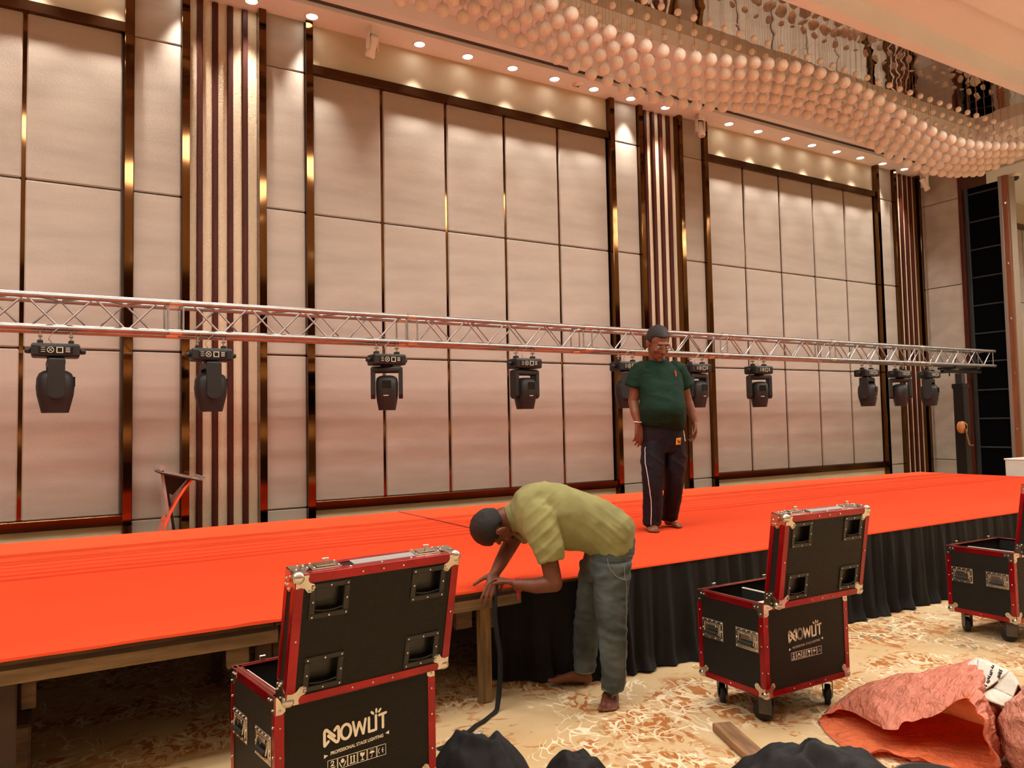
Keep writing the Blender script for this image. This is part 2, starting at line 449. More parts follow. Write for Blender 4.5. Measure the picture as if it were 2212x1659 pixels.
MT['wire'] = mat('thin_wire', (150, 122, 104), .4, .3)
BIG = MB().ball((0, 0, 0), .0675, 20, 12).lathe([(.012, .064), (.012, .078), (.004, .082)], 8).mesh('large_ball', MT['ball'])
SMALL = MB().ball((0, 0, 0), .037, 14, 8).mesh('small_ball', MT['ball'])
G, SP = 6.58/6, .2244
_wire = MB().tube([(0, 0, 0), (0, 0, 1)], .0016, 4, caps=False).mesh('wire', MT['wire'])
ROWN = ['first row from the wall', 'second row from the wall', 'middle row', 'fourth row from the wall', 'outermost row']
for r in range(5):
    Y = 6.58 - r*SP
    k0 = (0, -1, 0, 1, 1)[r]
    for k in range(k0, 46):
        x = 2.55*G + SP*k
        if r and False: x += 0
        zb = EYE + (3.545 + .148*cos(2*pi*(x/G - (2.93 - .19*r))/4.95))*G
        t = thing('chandelier_strand', 'wire with small and large frosted ball, ' + ROWN[r] + ' of the chandelier', 'pendant', (x, Y, 6.22), 0, 'frosted ball strands of the ceiling chandelier')
        wo = link('wire', _wire, t, (0, 0, zb-6.22)); wo.scale = (1, 1, 6.22-zb)
        link('small_ball', SMALL, t, (0, 0, 5.722-6.22))
        link('large_ball', BIG, t, (0, 0, zb-6.22))

def track_spot(x, y, label, tilt, pan):
    t = thing('ceiling_spotlight', label, 'spotlight', (x, y, ZC), pan, 'white spotlights under the ceiling edge')
    MB().rbox((-.05, -.06, -.10), (.05, .06, 0), .008, 2).build('canopy', MT['white'], t)
    b = MB()
    for s in (-1, 1): b.rbox((s*.062-.008, -.03, -.27), (s*.062+.008, .03, -.085), .004)
    b.rbox((-.07, -.03, -.10), (.07, .03, -.085), .003)
    b.build('bracket', MT['white'], t)
    h = MB().lathe([(0, .12), (.046, .115), (.050, .09), (.050, -.06), (.056, -.10), (.050, -.125), (.030, -.128)], 20)
    ho = h.build('lamp_head', MT['white'], t, (0, 0, -.22), (tilt, 0, 0))
    MB().lathe([(0, -.12), (.046, -.12)], 20).build('glass', mat('lamp_glass', (190, 186, 180), .15), ho)
    return t
track_spot(3.07, 8.02, 'white ceiling spotlight above the middle bay, nearest the chandelier start', .45, .3)
track_spot(8.16, 8.06, 'white ceiling spotlight above the second slatted pilaster', .35, 2.9)
track_spot(13.84, 8.06, 'white ceiling spotlight in the corner by the return wall', -.5, 1.2)
def sprinkler(x, y, label):
    t = thing('sprinkler', label, 'sprinkler', (x, y, ZC))
    MB().lathe([(0, -.03), (.02, -.03), (.03, -.012), (.075, -.010), (.08, 0)], 20).build('cover_plate', MT['white'], t)
    MB().lathe([(0, -.034), (.018, -.034), (.020, -.028)], 12).build('nozzle', MT['grey_pipe'], t)
sprinkler(5.98, 8.1, 'small round white ceiling sprinkler between downlights over the middle bay')
t = thing('dome_camera', 'white dome security camera on the ceiling beside the black partition', 'camera', (15.5, 7.3, ZC))
MB().lathe([(0, -.055), (.09, -.055), (.10, -.02), (.10, 0)], 24).build('housing', MT['white'], t)
MB().lathe([(0, -.125), (.03, -.12), (.055, -.10), (.068, -.056)], 20).build('dome', MT['black_plastic'], t)
# ================================================================== stage, carpet, skirt, truss, moving heads
SH = .63
MT['deck_wood'] = mat('deck_wood', (92, 68, 48), .8, var=.4, vscale=7, stretch=(.6, 5, 5), bump=.3, bscale=40)
MT['pale_wood'] = mat('weathered_pale_wood', (134, 112, 84), .85, var=.45, vscale=6, stretch=(.5, 4, 4), bump=.4, bscale=60)
MT['post_wood'] = mat('weathered_post', (132, 104, 66), .85, var=.45, vscale=6, stretch=(4, 4, .5), bump=.4, bscale=60)
MT['dark_wood'] = mat('dark_stage_wood', (60, 42, 30), .85, var=.3, vscale=6)
def red_carpet_material():
    m = bpy.data.materials.new('red_carpet'); m.use_nodes = True
    nt = m.node_tree; N = nt.nodes; L = nt.links; b = N['Principled BSDF']
    b.inputs['Roughness'].default_value = .95; b.inputs['Specular IOR Level'].default_value = .08
    tc = N.new('ShaderNodeTexCoord')
    n = N.new('ShaderNodeTexNoise'); n.inputs['Scale'].default_value = 1.3; n.inputs['Detail'].default_value = 5
    mp = N.new('ShaderNodeMapping'); mp.inputs['Scale'].default_value = (.5, 1.4, 1); L.new(tc.outputs['Object'], mp.inputs[0]); L.new(mp.outputs[0], n.inputs['Vector'])
    mx = N.new('ShaderNodeMix'); mx.data_type = 'RGBA'; mx.inputs[6].default_value = lin((208, 66, 34)); mx.inputs[7].default_value = lin((215, 76, 42))
    L.new(n.outputs['Fac'], mx.inputs[0])
    # crease lines painted in darker red that run along the stage
    sx = N.new('ShaderNodeSeparateXYZ'); L.new(tc.outputs['Object'], sx.inputs[0])
    wob = N.new('ShaderNodeTexNoise'); wob.inputs['Scale'].default_value = .9; L.new(tc.outputs['Object'], wob.inputs['Vector'])
    last = mx.outputs[2]
    for y, wd in ((6.20, .055), (6.03, .04), (5.86, .05), (5.70, .06)):
        a = N.new('ShaderNodeMath'); a.operation = 'MULTIPLY_ADD'; a.inputs[1].default_value = .10; L.new(wob.outputs['Fac'], a.inputs[0]); L.new(sx.outputs['Y'], a.inputs[2])
        s = N.new('ShaderNodeMath'); s.operation = 'SUBTRACT'; s.inputs[1].default_value = y+.05; L.new(a.outputs[0], s.inputs[0])
        q = N.new('ShaderNodeMath'); q.operation = 'ABSOLUTE'; L.new(s.outputs[0], q.inputs[0])
        r = N.new('ShaderNodeMapRange'); r.inputs[1].default_value = 0; r.inputs[2].default_value = wd; r.inputs[3].default_value = .62; r.inputs[4].default_value = 0
        L.new(q.outputs[0], r.inputs[0])
        k = N.new('ShaderNodeMix'); k.data_type = 'RGBA'; L.new(r.outputs[0], k.inputs[0]); L.new(last, k.inputs[6]); k.inputs[7].default_value = lin((180, 26, 8))
        last = k.outputs[2]
    L.new(last, b.inputs['Base Color'])
    n2 = N.new('ShaderNodeTexNoise'); n2.inputs['Scale'].default_value = 300; L.new(tc.outputs['Object'], n2.inputs['Vector'])
    bp = N.new('ShaderNodeBump'); bp.inputs['Strength'].default_value = .25; bp.inputs['Distance'].default_value = .004
    L.new(n2.outputs['Fac'], bp.inputs['Height']); L.new(bp.outputs[0], b.inputs['Normal'])
    return m
MT['red_carpet'] = red_carpet_material()
SX0, SX1, SY0 = -4.0, 11.98, 3.74
def back_y(x): return 7.62 if x < 6 else 7.62 - .33*(x-6)/6
st = thing('stage', 'long knee-high platform stage of boards on wooden posts', 'stage', (0, 0, 0))
nb = 13
for i in range(nb):
    x0 = SX0+.02 + (SX1-SX0-.06)*i/nb; x1 = SX0+.02 + (SX1-SX0-.06)*(i+1)/nb
    m_ = MB(); yb = back_y((x0+x1)/2)-.03
    m_.box((x0+.003, SY0+.012, SH-.030), (x1-.003, yb, SH-.008))
    m_.build('deck_board', MT['deck_wood'], st)
for i in range(nb//2+1):
    x0 = SX0+.05 + 2.46*i; x1 = min(x0+2.43, SX1-.05) if i != 2 else 2.30
    MB().rbox((x0, SY0+.03, SH-.115), (x1, SY0+.075, SH-.052), .004).build('front_rail', MT['pale_wood'] if i in (1, 2) else MT['deck_wood'], st)
    MB().rbox((x0, SY0+.02, SH-.052), (x1, SY0+.06, SH-.030), .003).build('edge_batten', MT['dark_wood'], st)
for y in (5.0, 6.2, 7.1):
    MB().box((SX0+.1, y, SH-.11), (SX1-.1, y+.05, SH-.03)).build('cross_beam', MT['dark_wood'], st)
for x in (-2.6, -.14, .88, 2.075, 4.5, 6.9, 9.3, 11.7):
    pale = x in (2.075,)
    o = MB().rbox((x-.033, SY0+.04, 0), (x+.033, SY0+.10, SH-.05), .006).build('post', MT['post_wood'] if pale else MT['dark_wood'], st)
    for y in (5.0, 6.2, 7.1):
        MB().rbox((x-.03, y, 0), (x+.03, y+.06, SH-.05), .004).build('post', MT['dark_wood'], st)
    if x in (2.075, .88, -.14):
        MB().rbox((x-.16, SY0+.09, SH-.22), (x-.06, SY0+.13, SH-.05), .004).build('bracket', MT['pale_wood'] if x < 1 else MT['deck_wood'], st)
        MB().rbox((x+.045, SY0+.09, SH-.24), (x+.10, SY0+.13, SH-.05), .004).build('bracket', MT['deck_wood'], st)
MB().rbox((-.30, SY0+.30, 0), (-.06, SY0+.55, .26), .01).build('crate_block', MT['deck_wood'], st)

# carpet: a sheet whose front edge is loose and wavy on the left and hangs over the edge where the skirt begins
def carpet_fn(u, v):
    x = SX0 + (SX1-SX0)*u
    y1 = back_y(x)
    z = SH + .002
    y = SY0 + (y1-SY0)*v
    n = noise.noise(Vector((x*1.3, y*1.1, 0)))*.004
    if v == 0:
        if x < 2.35: 
            y -= .012 + .012*noise.noise(Vector((x*4, 1, 0))); z += .002 + .012*max(0, noise.noise(Vector((x*5.5, 3, 0))))*(1 if x < 1.2 else .3)
        else: y -= .012
    return (x, y, z + n*.6)
cm = MB()
def vmap(j, nv):
    return [0, .006, .02, .05][j] if j < 4 else .05 + .95*(j-3)/(nv-3)
NU, NV = 220, 26
vs = [carpet_fn(i/NU, vmap(j, NV)) for j in range(NV+1) for i in range(NU+1)]
fs = [(j*(NU+1)+i, j*(NU+1)+i+1, (j+1)*(NU+1)+i+1, (j+1)*(NU+1)+i) for j in range(NV) for i in range(NU)]
cm.add(vs, fs, 0, True)
# hanging lip
lip = [(vs[i][0], vs[i][1], vs[i][2]) for i in range(NU+1)] + [(vs[i][0], vs[i][1]-.004, SH-.007) for i in range(NU+1)]
cm.add(lip, [(NU+1+i, NU+2+i, i+1, i) for i in range(NU)], 0, True)
bk = [(vs[NV*(NU+1)+i]) for i in range(NU+1)]
cm.add(bk + [(p[0], p[1]+.003, SH-.007) for p in bk], [(i, i+1, NU+2+i, NU+1+i) for i in range(NU)], 0, True)
rt = [vs[j*(NU+1)+NU] for j in range(NV+1)]
cm.add(rt + [(p[0]+.004, p[1], SH-.007) for p in rt], [(NV+1+j, NV+2+j, j+1, j) for j in range(NV)], 0, True)
tag(cm.build('red_carpet', MT['red_carpet']), 'bright orange red carpet covering the whole stage top', 'carpet')
tag(MB().box((3.135, 5.85, SH+.003), (3.150, 7.58, SH+.0062)).build('seam_strip', mat('seam_dark', (92, 10, 4), .9)), 'dark seam line across the back half of the red carpet', 'seam')

# skirt: gathered black cloth along the front
def skirt_fn(u, v):
    x = 2.22 + (SX1-2.22)*u
    h = SH-.012
    z = h*(1-v) + .004
    g = noise.noise(Vector((x*2.1, .3*v, 4)))
    ph = x*2*pi/.17 + 5.0*noise.noise(Vector((x*1.3, 0, 1))) + 1.6*g*v
    amp = (.005 + .020*v)*(.75 + 1.1*abs(noise.noise(Vector((x*1.9, 2, v*.6)))))
    fold = sin(ph) + .35*sin(2.3*ph+1)
    y = SY0 - .012 - .018*v + amp*fold + .016*noise.noise(Vector((x*7, v*1.3, 2)))*v
    if v > .86: y -= .16*(v-.86)*(1+.8*sin(ph*.5)); z += .010*(v-.86)/.14*(.5+noise.noise(Vector((x*3, 1, 7))))
    if x < 2.85: y += .40*((2.85-x)/.6)**1.2
    x += .010*v*sin(ph*.7)
    return (x, y, max(.004, z))
tag(MB().grid(skirt_fn, 1000, 14).build('stage_skirt', MT['black_cloth']), 'black gathered cloth skirt hanging from the stage front to the floor', 'skirt')
def skirt_side(u, v):
    y = SY0 + (7.2-SY0)*u
    return (SX1 + .012 + .012*v*sin(y*2*pi/.15), y, (SH-.012)*(1-v)+.004)
tag(MB().grid(skirt_side, 200, 6).build('stage_skirt', MT['black_cloth']), 'black cloth skirt along the far right end of the stage', 'skirt')

# ---- box truss
TZ0, TZ1, TY0, TY1, TR = 2.357, 2.608, 7.0, 7.245, .0255
truss = thing('box_truss', 'long silver box truss hung across the stage carrying the moving lights', 'truss', (0, 0, 0))
SEC = 2.16
J0 = .90 - SEC
chord = MB().tube([(0, 0, 0), (SEC-.004, 0, 0)], TR, 16).mesh('chord', MT['alu'])
for s in range(7):
    x0 = J0 + SEC*s
    if s == 0:
        pass
    for y in (TY0, TY1):
        for z in (TZ0, TZ1):
            link('chord', chord, truss, (x0+.002, y, z))
def rod(p, q, r=.0085, n=8): return MB().tube([p, q], r, n, caps=False)
dz, dy = TZ1-TZ0, TY1-TY0
brA = rod((0, 0, dz), (.235, 0, 0)).mesh('brace', MT['alu']); brB = rod((0, 0, 0), (.235, 0, dz)).mesh('brace', MT['alu'])
hzA = rod((0, 0, 0), (.235, dy, 0)).mesh('brace', MT['alu']); hzB = rod((0, dy, 0), (.235, 0, 0)).mesh('brace', MT['alu'])
up = rod((0, 0, 0), (0, 0, dz)).mesh('upright', MT['alu']); ac = rod((0, 0, 0), (0, dy, 0)).mesh('cross_rod', MT['alu'])
P_ = (SEC-.26)/4
for s in range(7):
    x0 = J0 + SEC*s
    for e in (.06, SEC-.06):
        for y in (TY0, TY1): link('upright', up, truss, (x0+e, y, TZ0))
        for z in (TZ0, TZ1): link('cross_rod', ac, truss, (x0+e, TY0, z))
    for k in range(4):
        xa = x0+.13+P_*k
        link('brace', brA, truss, (xa, TY0, TZ0)); link('brace', brB, truss, (xa+P_/2, TY0, TZ0))
        link('brace', brB, truss, (xa, TY1, TZ0)); link('brace', brA, truss, (xa+P_/2, TY1, TZ0))
        link('brace', hzA, truss, (xa, TY0, TZ1)); link('brace', hzB, truss, (xa+P_/2, TY0, TZ1))
        if k % 2 == 0: link('brace', hzA, truss, (xa, TY0, TZ0))
cup = MB().tube([(-.05, 0, 0), (.05, 0, 0)], TR+.0035, 14).tube([(-.025, -.004, .02), (-.025, -.004, .034)], .006, 6).tube([(.025, -.004, .02), (.025, -.004, .034)], .006, 6).mesh('coupler', MT['steel'])
for s in range(1, 7):
    for y in (TY0, TY1):
        for z in (TZ0, TZ1): link('coupler', cup, truss, (J0+SEC*s, y, z))

# ---- moving heads
BLK = MT['black_plastic']
HB = mat('head_black', (11, 11, 12), .5, var=.15, vscale=4, bump=.1, bscale=250)
PANEL = mat('panel_dark', (12, 12, 13), .2)
PLINES = mat('panel_pale', (190, 188, 170), .4)
LENS = mat('front_lens', (30, 32, 36), .06)
def loft(sections, n=24, e=2.6):
    """superellipse sections (z, half width x, half depth y, offset y) skinned top to bottom"""
    m = MB(); vs = []; fs = []
    for z, a, b, oy in sections:
        for k in range(n):
            t = 2*pi*k/n; ct, s_ = cos(t), sin(t)
            vs.append((a*math.copysign(abs(ct)**(2/e), ct), oy + b*math.copysign(abs(s_)**(2/e), s_), z))
    for i in range(len(sections)-1):
        for k in range(n):
            fs.append((i*n+k, (i+1)*n+k, (i+1)*n+(k+1) % n, i*n+(k+1) % n))
    m.add(vs, fs, 0, True)
    m.add(vs[:n], [tuple(range(n))], 0, False); m.add(vs[-n:], [tuple(reversed(range(n)))], 0, False)
    return m
def moving_head(loc, pan, label):
    t = thing('moving_head_light', label, 'stage light', loc, 0, 'black moving head lights under the truss')
    # base box, hung upside down, its panel towards the hall
    MB().rbox((-.165, -.105, -.105), (.165, .105, 0), .018, 2).build('base', BLK, t)
    b = MB().rbox((-.115, -.1075, -.082), (.115, -.103, -.024), .008, 2).build('display_panel', PANEL, t)
    d = MB()
    for k in range(20):
        a, c_ = 2*pi*k/20, 2*pi*(k+1)/20
        d.add([(-.035+.024*cos(a), -.1085, -.053+.024*sin(a)), (-.035+.024*cos(c_), -.1085, -.053+.024*sin(c_)), (-.035+.020*cos(c_), -.1085, -.053+.020*sin(c_)), (-.035+.020*cos(a), -.1085, -.053+.020*sin(a))], [(0, 1, 2, 3)])
    for a in (.78, 2.36):
        d.tube([(-.035+.019*cos(a), -.1085, -.053+.019*sin(a)), (-.035-.019*cos(a), -.1085, -.053-.019*sin(a))], .002, 4)
    d.box((.004, -.1092, -.076), (.050, -.108, -.030), 0); d.box((.011, -.1096, -.070), (.043, -.109, -.036), 1)
    for i in range(3):
        d.box((-.098, -.1088, -.038-.016*i), (-.070, -.108, -.034-.016*i), 0); d.box((.066, -.1088, -.040-.014*i), (.096, -.108, -.034-.014*i), 0)
    d.build('button', [PLINES, PANEL], b)
    for s in (-1, 1):
        MB().rbox((s*.185-.024, -.03, -.075), (s*.185+.024, .03, -.035), .014, 2).build('carry_handle', BLK, t)
        c_ = MB().rbox((s*.105-.020, -.03, 0), (s*.105+.020, .03, .030), .004, mi=1)
        c_.tube([(s*.105, 0, .030), (s*.105, 0, .100)], .008, 8)
        c_.rbox((s*.105-.016, -.026, .055), (s*.105+.016, .026, .070), .004)
        for q0 in (-.018, .018):
            c_.tube([(s*.105+q0, .0315*cos(q), .132+.0315*sin(q)) for q in [-pi+pi*i/10 for i in range(11)]], .0045, 6)
        c_.build('hook_clamp', [MT['steel'], BLK], t)
    MB().tube([(-.02, 0, 0), (-.05, -.03, .04), (-.02, -.034, .09), (.02, -.030, .128)], .0025, 5).build('safety_cable', MT['steel'], t)
    # yoke: bridge and two flat arms with rounded ends
    yk = MB()
    M = Matrix.Rotation(pan, 4, 'Z')
    yk.lathe([(0, -.105), (.06, -.105), (.06, -.118), (0, -.118)], 20, M=M)
    yk.rbox((-.150, -.062, -.178), (.150, .062, -.115), .02, 2, M=M)
    def arm(sx):
        n = 12; pr = [(-.062, -.13), (.062, -.13)]
        pr = [(-.058, -.13)] + [(-.058*cos(pi*i/n), -.385-.045*sin(pi*i/n)) for i in range(n+1)] + [(.058, -.13)]
        x0, x1 = (sx*.112, sx*.152) if sx > 0 else (-.152, -.112)
        m_ = MB(); k = len(pr)
        vs = [(x0, y, z) for y, z in pr] + [(x1, y, z) for y, z in pr]
        m_.add(vs, [tuple(range(k)), tuple(reversed(range(k, 2*k)))] + [(i+k, (i+1) % k+k, (i+1) % k, i) for i in range(k)], 0, False, M)
        return m_
    for s in (-1, 1):
        q = arm(s); yk.add(q.v, q.f)
    yk.build('yoke', HB, t)
    # head: a tapered body with a vent window and a rounded back
    hd = loft([(-.205, .050, .060, 0), (-.212, .075, .085, 0), (-.230, .098, .112, 0), (-.27, .106, .128, 0), (-.34, .106, .132, 0), (-.40, .104, .126, 0), (-.46, .096, .112, 0), (-.52, .085, .098, 0), (-.538, .082, .094, 0)], 28)
    h = hd.build('head', HB, t, (0, 0, 0), (0, 0, pan))
    MB().rbox((-.045, -.1335, -.335), (.045, -.120, -.255), .004).build('vent_window', PANEL, h)
    MB().rbox((-.030, -.1305, -.405), (.020, -.124, -.396), .003).build('badge', PLINES, h)
    MB().lathe([(0, -.5395), (.07, -.5395)], 24).build('lens', LENS, h)
    return t
HEADS = [(0.03, 2.24, pi/2+.04, 'leftmost moving head light seen from its yoke side, over the left wall bay'),
         (1.20, 2.235, pi/2+.03, 'moving head light seen from its yoke side in front of the slatted pilaster'),
         (2.84, 2.235, -.42, 'moving head light turned slightly aside, at the first joint of the middle wall bay'),
         (4.44, 2.235, .05, 'moving head light facing forward under the truss, left of the man on stage'),
         (5.86, 2.235, .9, 'moving head light half hidden behind the left arm of the man on stage'),
         (7.00, 2.235, .1, 'moving head light half hidden behind the green sleeve of the man on stage'),
         (8.14, 2.235, -.5, 'moving head light alone under the truss to the right of the man on stage'),
         (10.48, 2.235, .25, 'moving head light facing forward, first of the close three at the right end'),
         (11.30, 2.235, pi/2+.75, 'moving head light seen from its yoke side, middle of the close three at right'),
         (12.08, 2.235, .35, 'moving head light next to the black truss tower')]
for x, z, pan, lab in HEADS:
    moving_head((x*.983, 7.0, 2.225), pan, lab)

# ---- tower that carries the right end of the truss
tw = thing('truss_tower', 'black crank tower holding up the right end of the truss', 'tower', (12.98, 7.12, 0))
MB().rbox((-.085, -.085, .12), (.085, .085, 2.00), .008).build('mast', MT['black_metal'], tw)
MB().rbox((-.055, -.055, 1.9), (.055, .055, 2.22), .006).build('inner_mast', MT['grey_pipe'], tw)
MB().rbox((-.10, -.095, 1.97), (.10, .095, 2.05), .006).build('collar', MT['black_metal'], tw)
MB().rbox((-.52, -.03, 2.225), (.62, .03, 2.285), .006).build('top_bar', MT['black_metal'], tw)
for x in (-.33, .30):
    b = MB().rbox((x-.05, -.15, 2.285), (x+.05, .155, 2.325), .004); b.tube([(x, -.12, 2.30), (x, -.12, 2.44)], .008, 6); b.tube([(x-.03, -.12, 2.44), (x+.03, -.12, 2.44)], .008, 6)
    b.tube([(x+.02, 0, 2.17), (x+.02, 0, 2.23)], .012, 6)
    b.build('clamp', MT['black_metal'], tw)
for a in range(4):
    an = pi/4 + a*pi/2
    MB().tube([(0, 0, .16), (.75*cos(an), .75*sin(an), .035)], .022, 8).tube([(.75*cos(an), .75*sin(an), 0), (.75*cos(an), .75*sin(an), .06)], .035, 10).build('outrigger', MT['black_metal'], tw)
WIN = mat('winch_orange', (170, 104, 52), .45, var=.25, vscale=20)
w_ = MB()
w_.lathe([(0, -.03), (.095, -.03), (.10, -.015), (.10, .015), (.095, .03), (0, .03)], 20, M=Matrix.Translation((-.15, -.07, 1.33)) @ Matrix.Rotation(pi/2, 4, 'X'))
w_.rbox((-.12, -.10, 1.24), (-.02, .0, 1.40), .02)
wo = w_.build('winch', WIN, tw)
MB().tube([(-.12, -.11, 1.30), (-.06, -.13, 1.04)], .014, 8).tube([(-.06, -.13, 1.04), (-.06, -.19, 1.03)], .012, 8).build('crank_handle', mat('crank_wood', (128, 90, 44), .5, var=.3, vscale=20), wo)

# ---- acrylic lectern behind the stage and a white cloth table at the right end
ACR = mat('clear_acrylic', (236, 226, 218), .08, coat=.5); 
ACR.node_tree.nodes['Principled BSDF'].inputs['Transmission Weight'].default_value = .75
lec = thing('lectern', 'slanted clear and black lectern standing behind the stage on the left', 'lectern', (0, 7.85, 0))
MB().prism([(.862, 1.152), (1.215, 1.062), (1.222, 1.08), (.870, 1.172)], -.22, .22).build('top_plate', ACR, lec)
MB().prism([(.845, 1.158), (.862, 1.140), (1.20, 1.052), (1.203, 1.064), (.866, 1.153)], -.22, .22).build('top_board', MT['black_plastic'], lec)
MB().tube([(1.225, -.22, 1.088), (1.225, .22, 1.088)], .015, 10).tube([(.875, -.22, 1.188), (.875, .22, 1.188)], .028, 12).build('edge_rod', ACR, lec)
MB().prism([(.872, 1.140), (1.115, 1.078), (1.02, .97), (.985, .93), (.945, .95)], -.02, .02).build('gusset', MT['black_plastic'], lec)
MB().prism([(.895, 1.12), (.925, 1.12), (1.105, .02), (1.055, .02)], -.03, .03).build('column', MT['black_plastic'], lec)
MB().prism([(.868, 1.14), (.893, 1.14), (1.050, .02), (1.020, .02)], -.15, .15).build('front_plate', ACR, lec)
cur = MB()
pts = []
for i in range(17):
    q = i/16
    pts.append((1.125-.30*q**1.0 + .10*sin(pi*q)*.0 - .16*q*(1-q)*-1*.0, 1.072-.97*q - .0))
arc = [(1.12, 1.07), (1.06, 1.0), (1.0, .90), (.945, .80), (.905, .70), (.88, .60), (.865, .50), (.86, .40), (.862, .25), (.87, .02)]
m_ = MB()
for off, name in ((0, 0),):
    n = len(arc)
    vs = [(x, -.16, z) for x, z in arc] + [(x, .16, z) for x, z in arc] + [(x+.022, -.16, z-.004) for x, z in arc] + [(x+.022, .16, z-.004) for x, z in arc]
    fs = [(i, i+1, n+i+1, n+i) for i in range(n-1)] + [(2*n+i, 3*n+i, 3*n+i+1, 2*n+i+1) for i in range(n-1)] + [(i, 2*n+i, 2*n+i+1, i+1) for i in range(n-1)] + [(n+i, n+i+1, 3*n+i+1, 3*n+i) for i in range(n-1)]
    m_.add(vs, fs)
m_.build('curved_support', mat('orange_acrylic', (232, 96, 62), .25, coat=.4), lec)
MB().rbox((.80, -.22, 0), (1.25, .22, .02), .005).build('foot_plate', MT['black_plastic'], lec)
tb = thing('cloth_table', 'white cloth covered table at the far right end of the stage', 'table', (13.0, 5.95, 0))
MB().rbox((-.30, -.40, 0), (.45, .40, .83), .02, 2).build('tablecloth', mat('table_linen', (226, 220, 210), .8, var=.04, bump=.1), tb)
MB().rbox((-.31, -.41, .82), (.46, .41, .845), .008).build('tabletop', MT['white'], tb)
# ================================================================== flight cases
CW, CD, CZ0, CZ1, LT = .64, .455, .15, .605, .085
def honey_material():
    m = bpy.data.materials.new('honeycomb_board'); m.use_nodes = True
    nt = m.node_tree; N = nt.nodes; L = nt.links; b = N['Principled BSDF']
    b.inputs['Roughness'].default_value = .5; b.inputs['Specular IOR Level'].default_value = .25
    tc = N.new('ShaderNodeTexCoord')
    v = N.new('ShaderNodeTexVoronoi'); v.feature = 'DISTANCE_TO_EDGE'; v.inputs['Scale'].default_value = 125; v.inputs['Randomness'].default_value = .25
    L.new(tc.outputs['Object'], v.inputs['Vector'])
    r = N.new('ShaderNodeMapRange'); r.inputs[1].default_value = .02; r.inputs[2].default_value = .14
    L.new(v.outputs['Distance'], r.inputs[0])
    n = N.new('ShaderNodeTexNoise'); n.inputs['Scale'].default_value = 5; L.new(tc.outputs['Object'], n.inputs['Vector'])
    mx = N.new('ShaderNodeMix'); mx.data_type = 'RGBA'; mx.inputs[6].default_value = lin((9, 8, 7)); mx.inputs[7].default_value = lin((27, 24, 19))
    L.new(r.outputs[0], mx.inputs[0]); L.new(mx.outputs[2], b.inputs['Base Color'])
    bp = N.new('ShaderNodeBump'); bp.inputs['Strength'].default_value = .45; bp.inputs['Distance'].default_value = .002
    L.new(r.outputs[0], bp.inputs['Height']); L.new(bp.outputs[0], b.inputs['Normal'])
    return m
MT['honey'] = honey_material()
MT['foam'] = mat('case_foam', (22, 21, 20), .9, var=.2, vscale=20, bump=.2, bscale=200)
MT['pvc'] = mat('white_edge_strip', (214, 206, 192), .5)
MT['dish'] = mat('dish_black', (9, 9, 9), .3)
MT['rubber'] = mat('rubber_black', (20, 20, 20), .55)

def stroke2d(m, pts, wd, put, th=.0008, closed=False, n=6):
    """flat stroke with round ends; put(x, z, lift) gives the 3-D point"""
    P = [Vector((p[0], p[1])) for p in pts]
    if closed: P = P + [P[0]]
    for a, b in zip(P[:-1], P[1:]):
        d = (b-a)
        if d.length < 1e-7: continue
        d.normalize(); nn = Vector((-d.y, d.x))*wd/2
        m.add([put(*(a+nn), th), put(*(a-nn), th), put(*(b-nn), th), put(*(b+nn), th)], [(0, 1, 2, 3)])
    for p in P:
        m.add([put(p.x+wd/2*cos(2*pi*k/10), p.y+wd/2*sin(2*pi*k/10), th) for k in range(10)], [tuple(range(10))])
def front_put(x, z, lift): return (x, -lift, z)

def logo_mesh():
    m = MB()
    x0, z0, s = .173, .392, 1.0
    def S(pts, w=.0105, closed=False): stroke2d(m, [(x0+a, z0+b) for a, b in pts], w, front_put, .0010, closed)
    # two hooked loops crossing to make the first letter
    S([(.020, .016), (.007, .004), (.006, .004), (.0052, .010), (.0052, .050), (.008, .057), (.013, .058), (.044, .029)])
    S([(.044, .050), (.054, .060), (.0585, .058), (.060, .053), (.060, .014), (.0565, .007), (.051, .007), (.020, .036)])
    S([(.0885+.0195*cos(2*pi*k/22), .034+.0255*sin(2*pi*k/22)) for k in range(22)], .0105, True)
    S([(.117, .060), (.127, .010), (.128, .010), (.141, .054), (.142, .054), (.157, .010), (.158, .010), (.167, .060)], .0095)
    S([(.181, .060), (.181, .010), (.203, .010)], .0100)
    S([(.210, .062), (.210, .011)], .0105)
    S([(.199, .071), (.192, .078)], .0085); S([(.212, .074), (.212, .084)], .0085); S([(.223, .073), (.229, .081)], .0085)
    S([(.224, .060), (.252, .063)], .0100); S([(.239, .061), (.239, .012)], .0105)
    return m.mesh('logo', MT['print'])
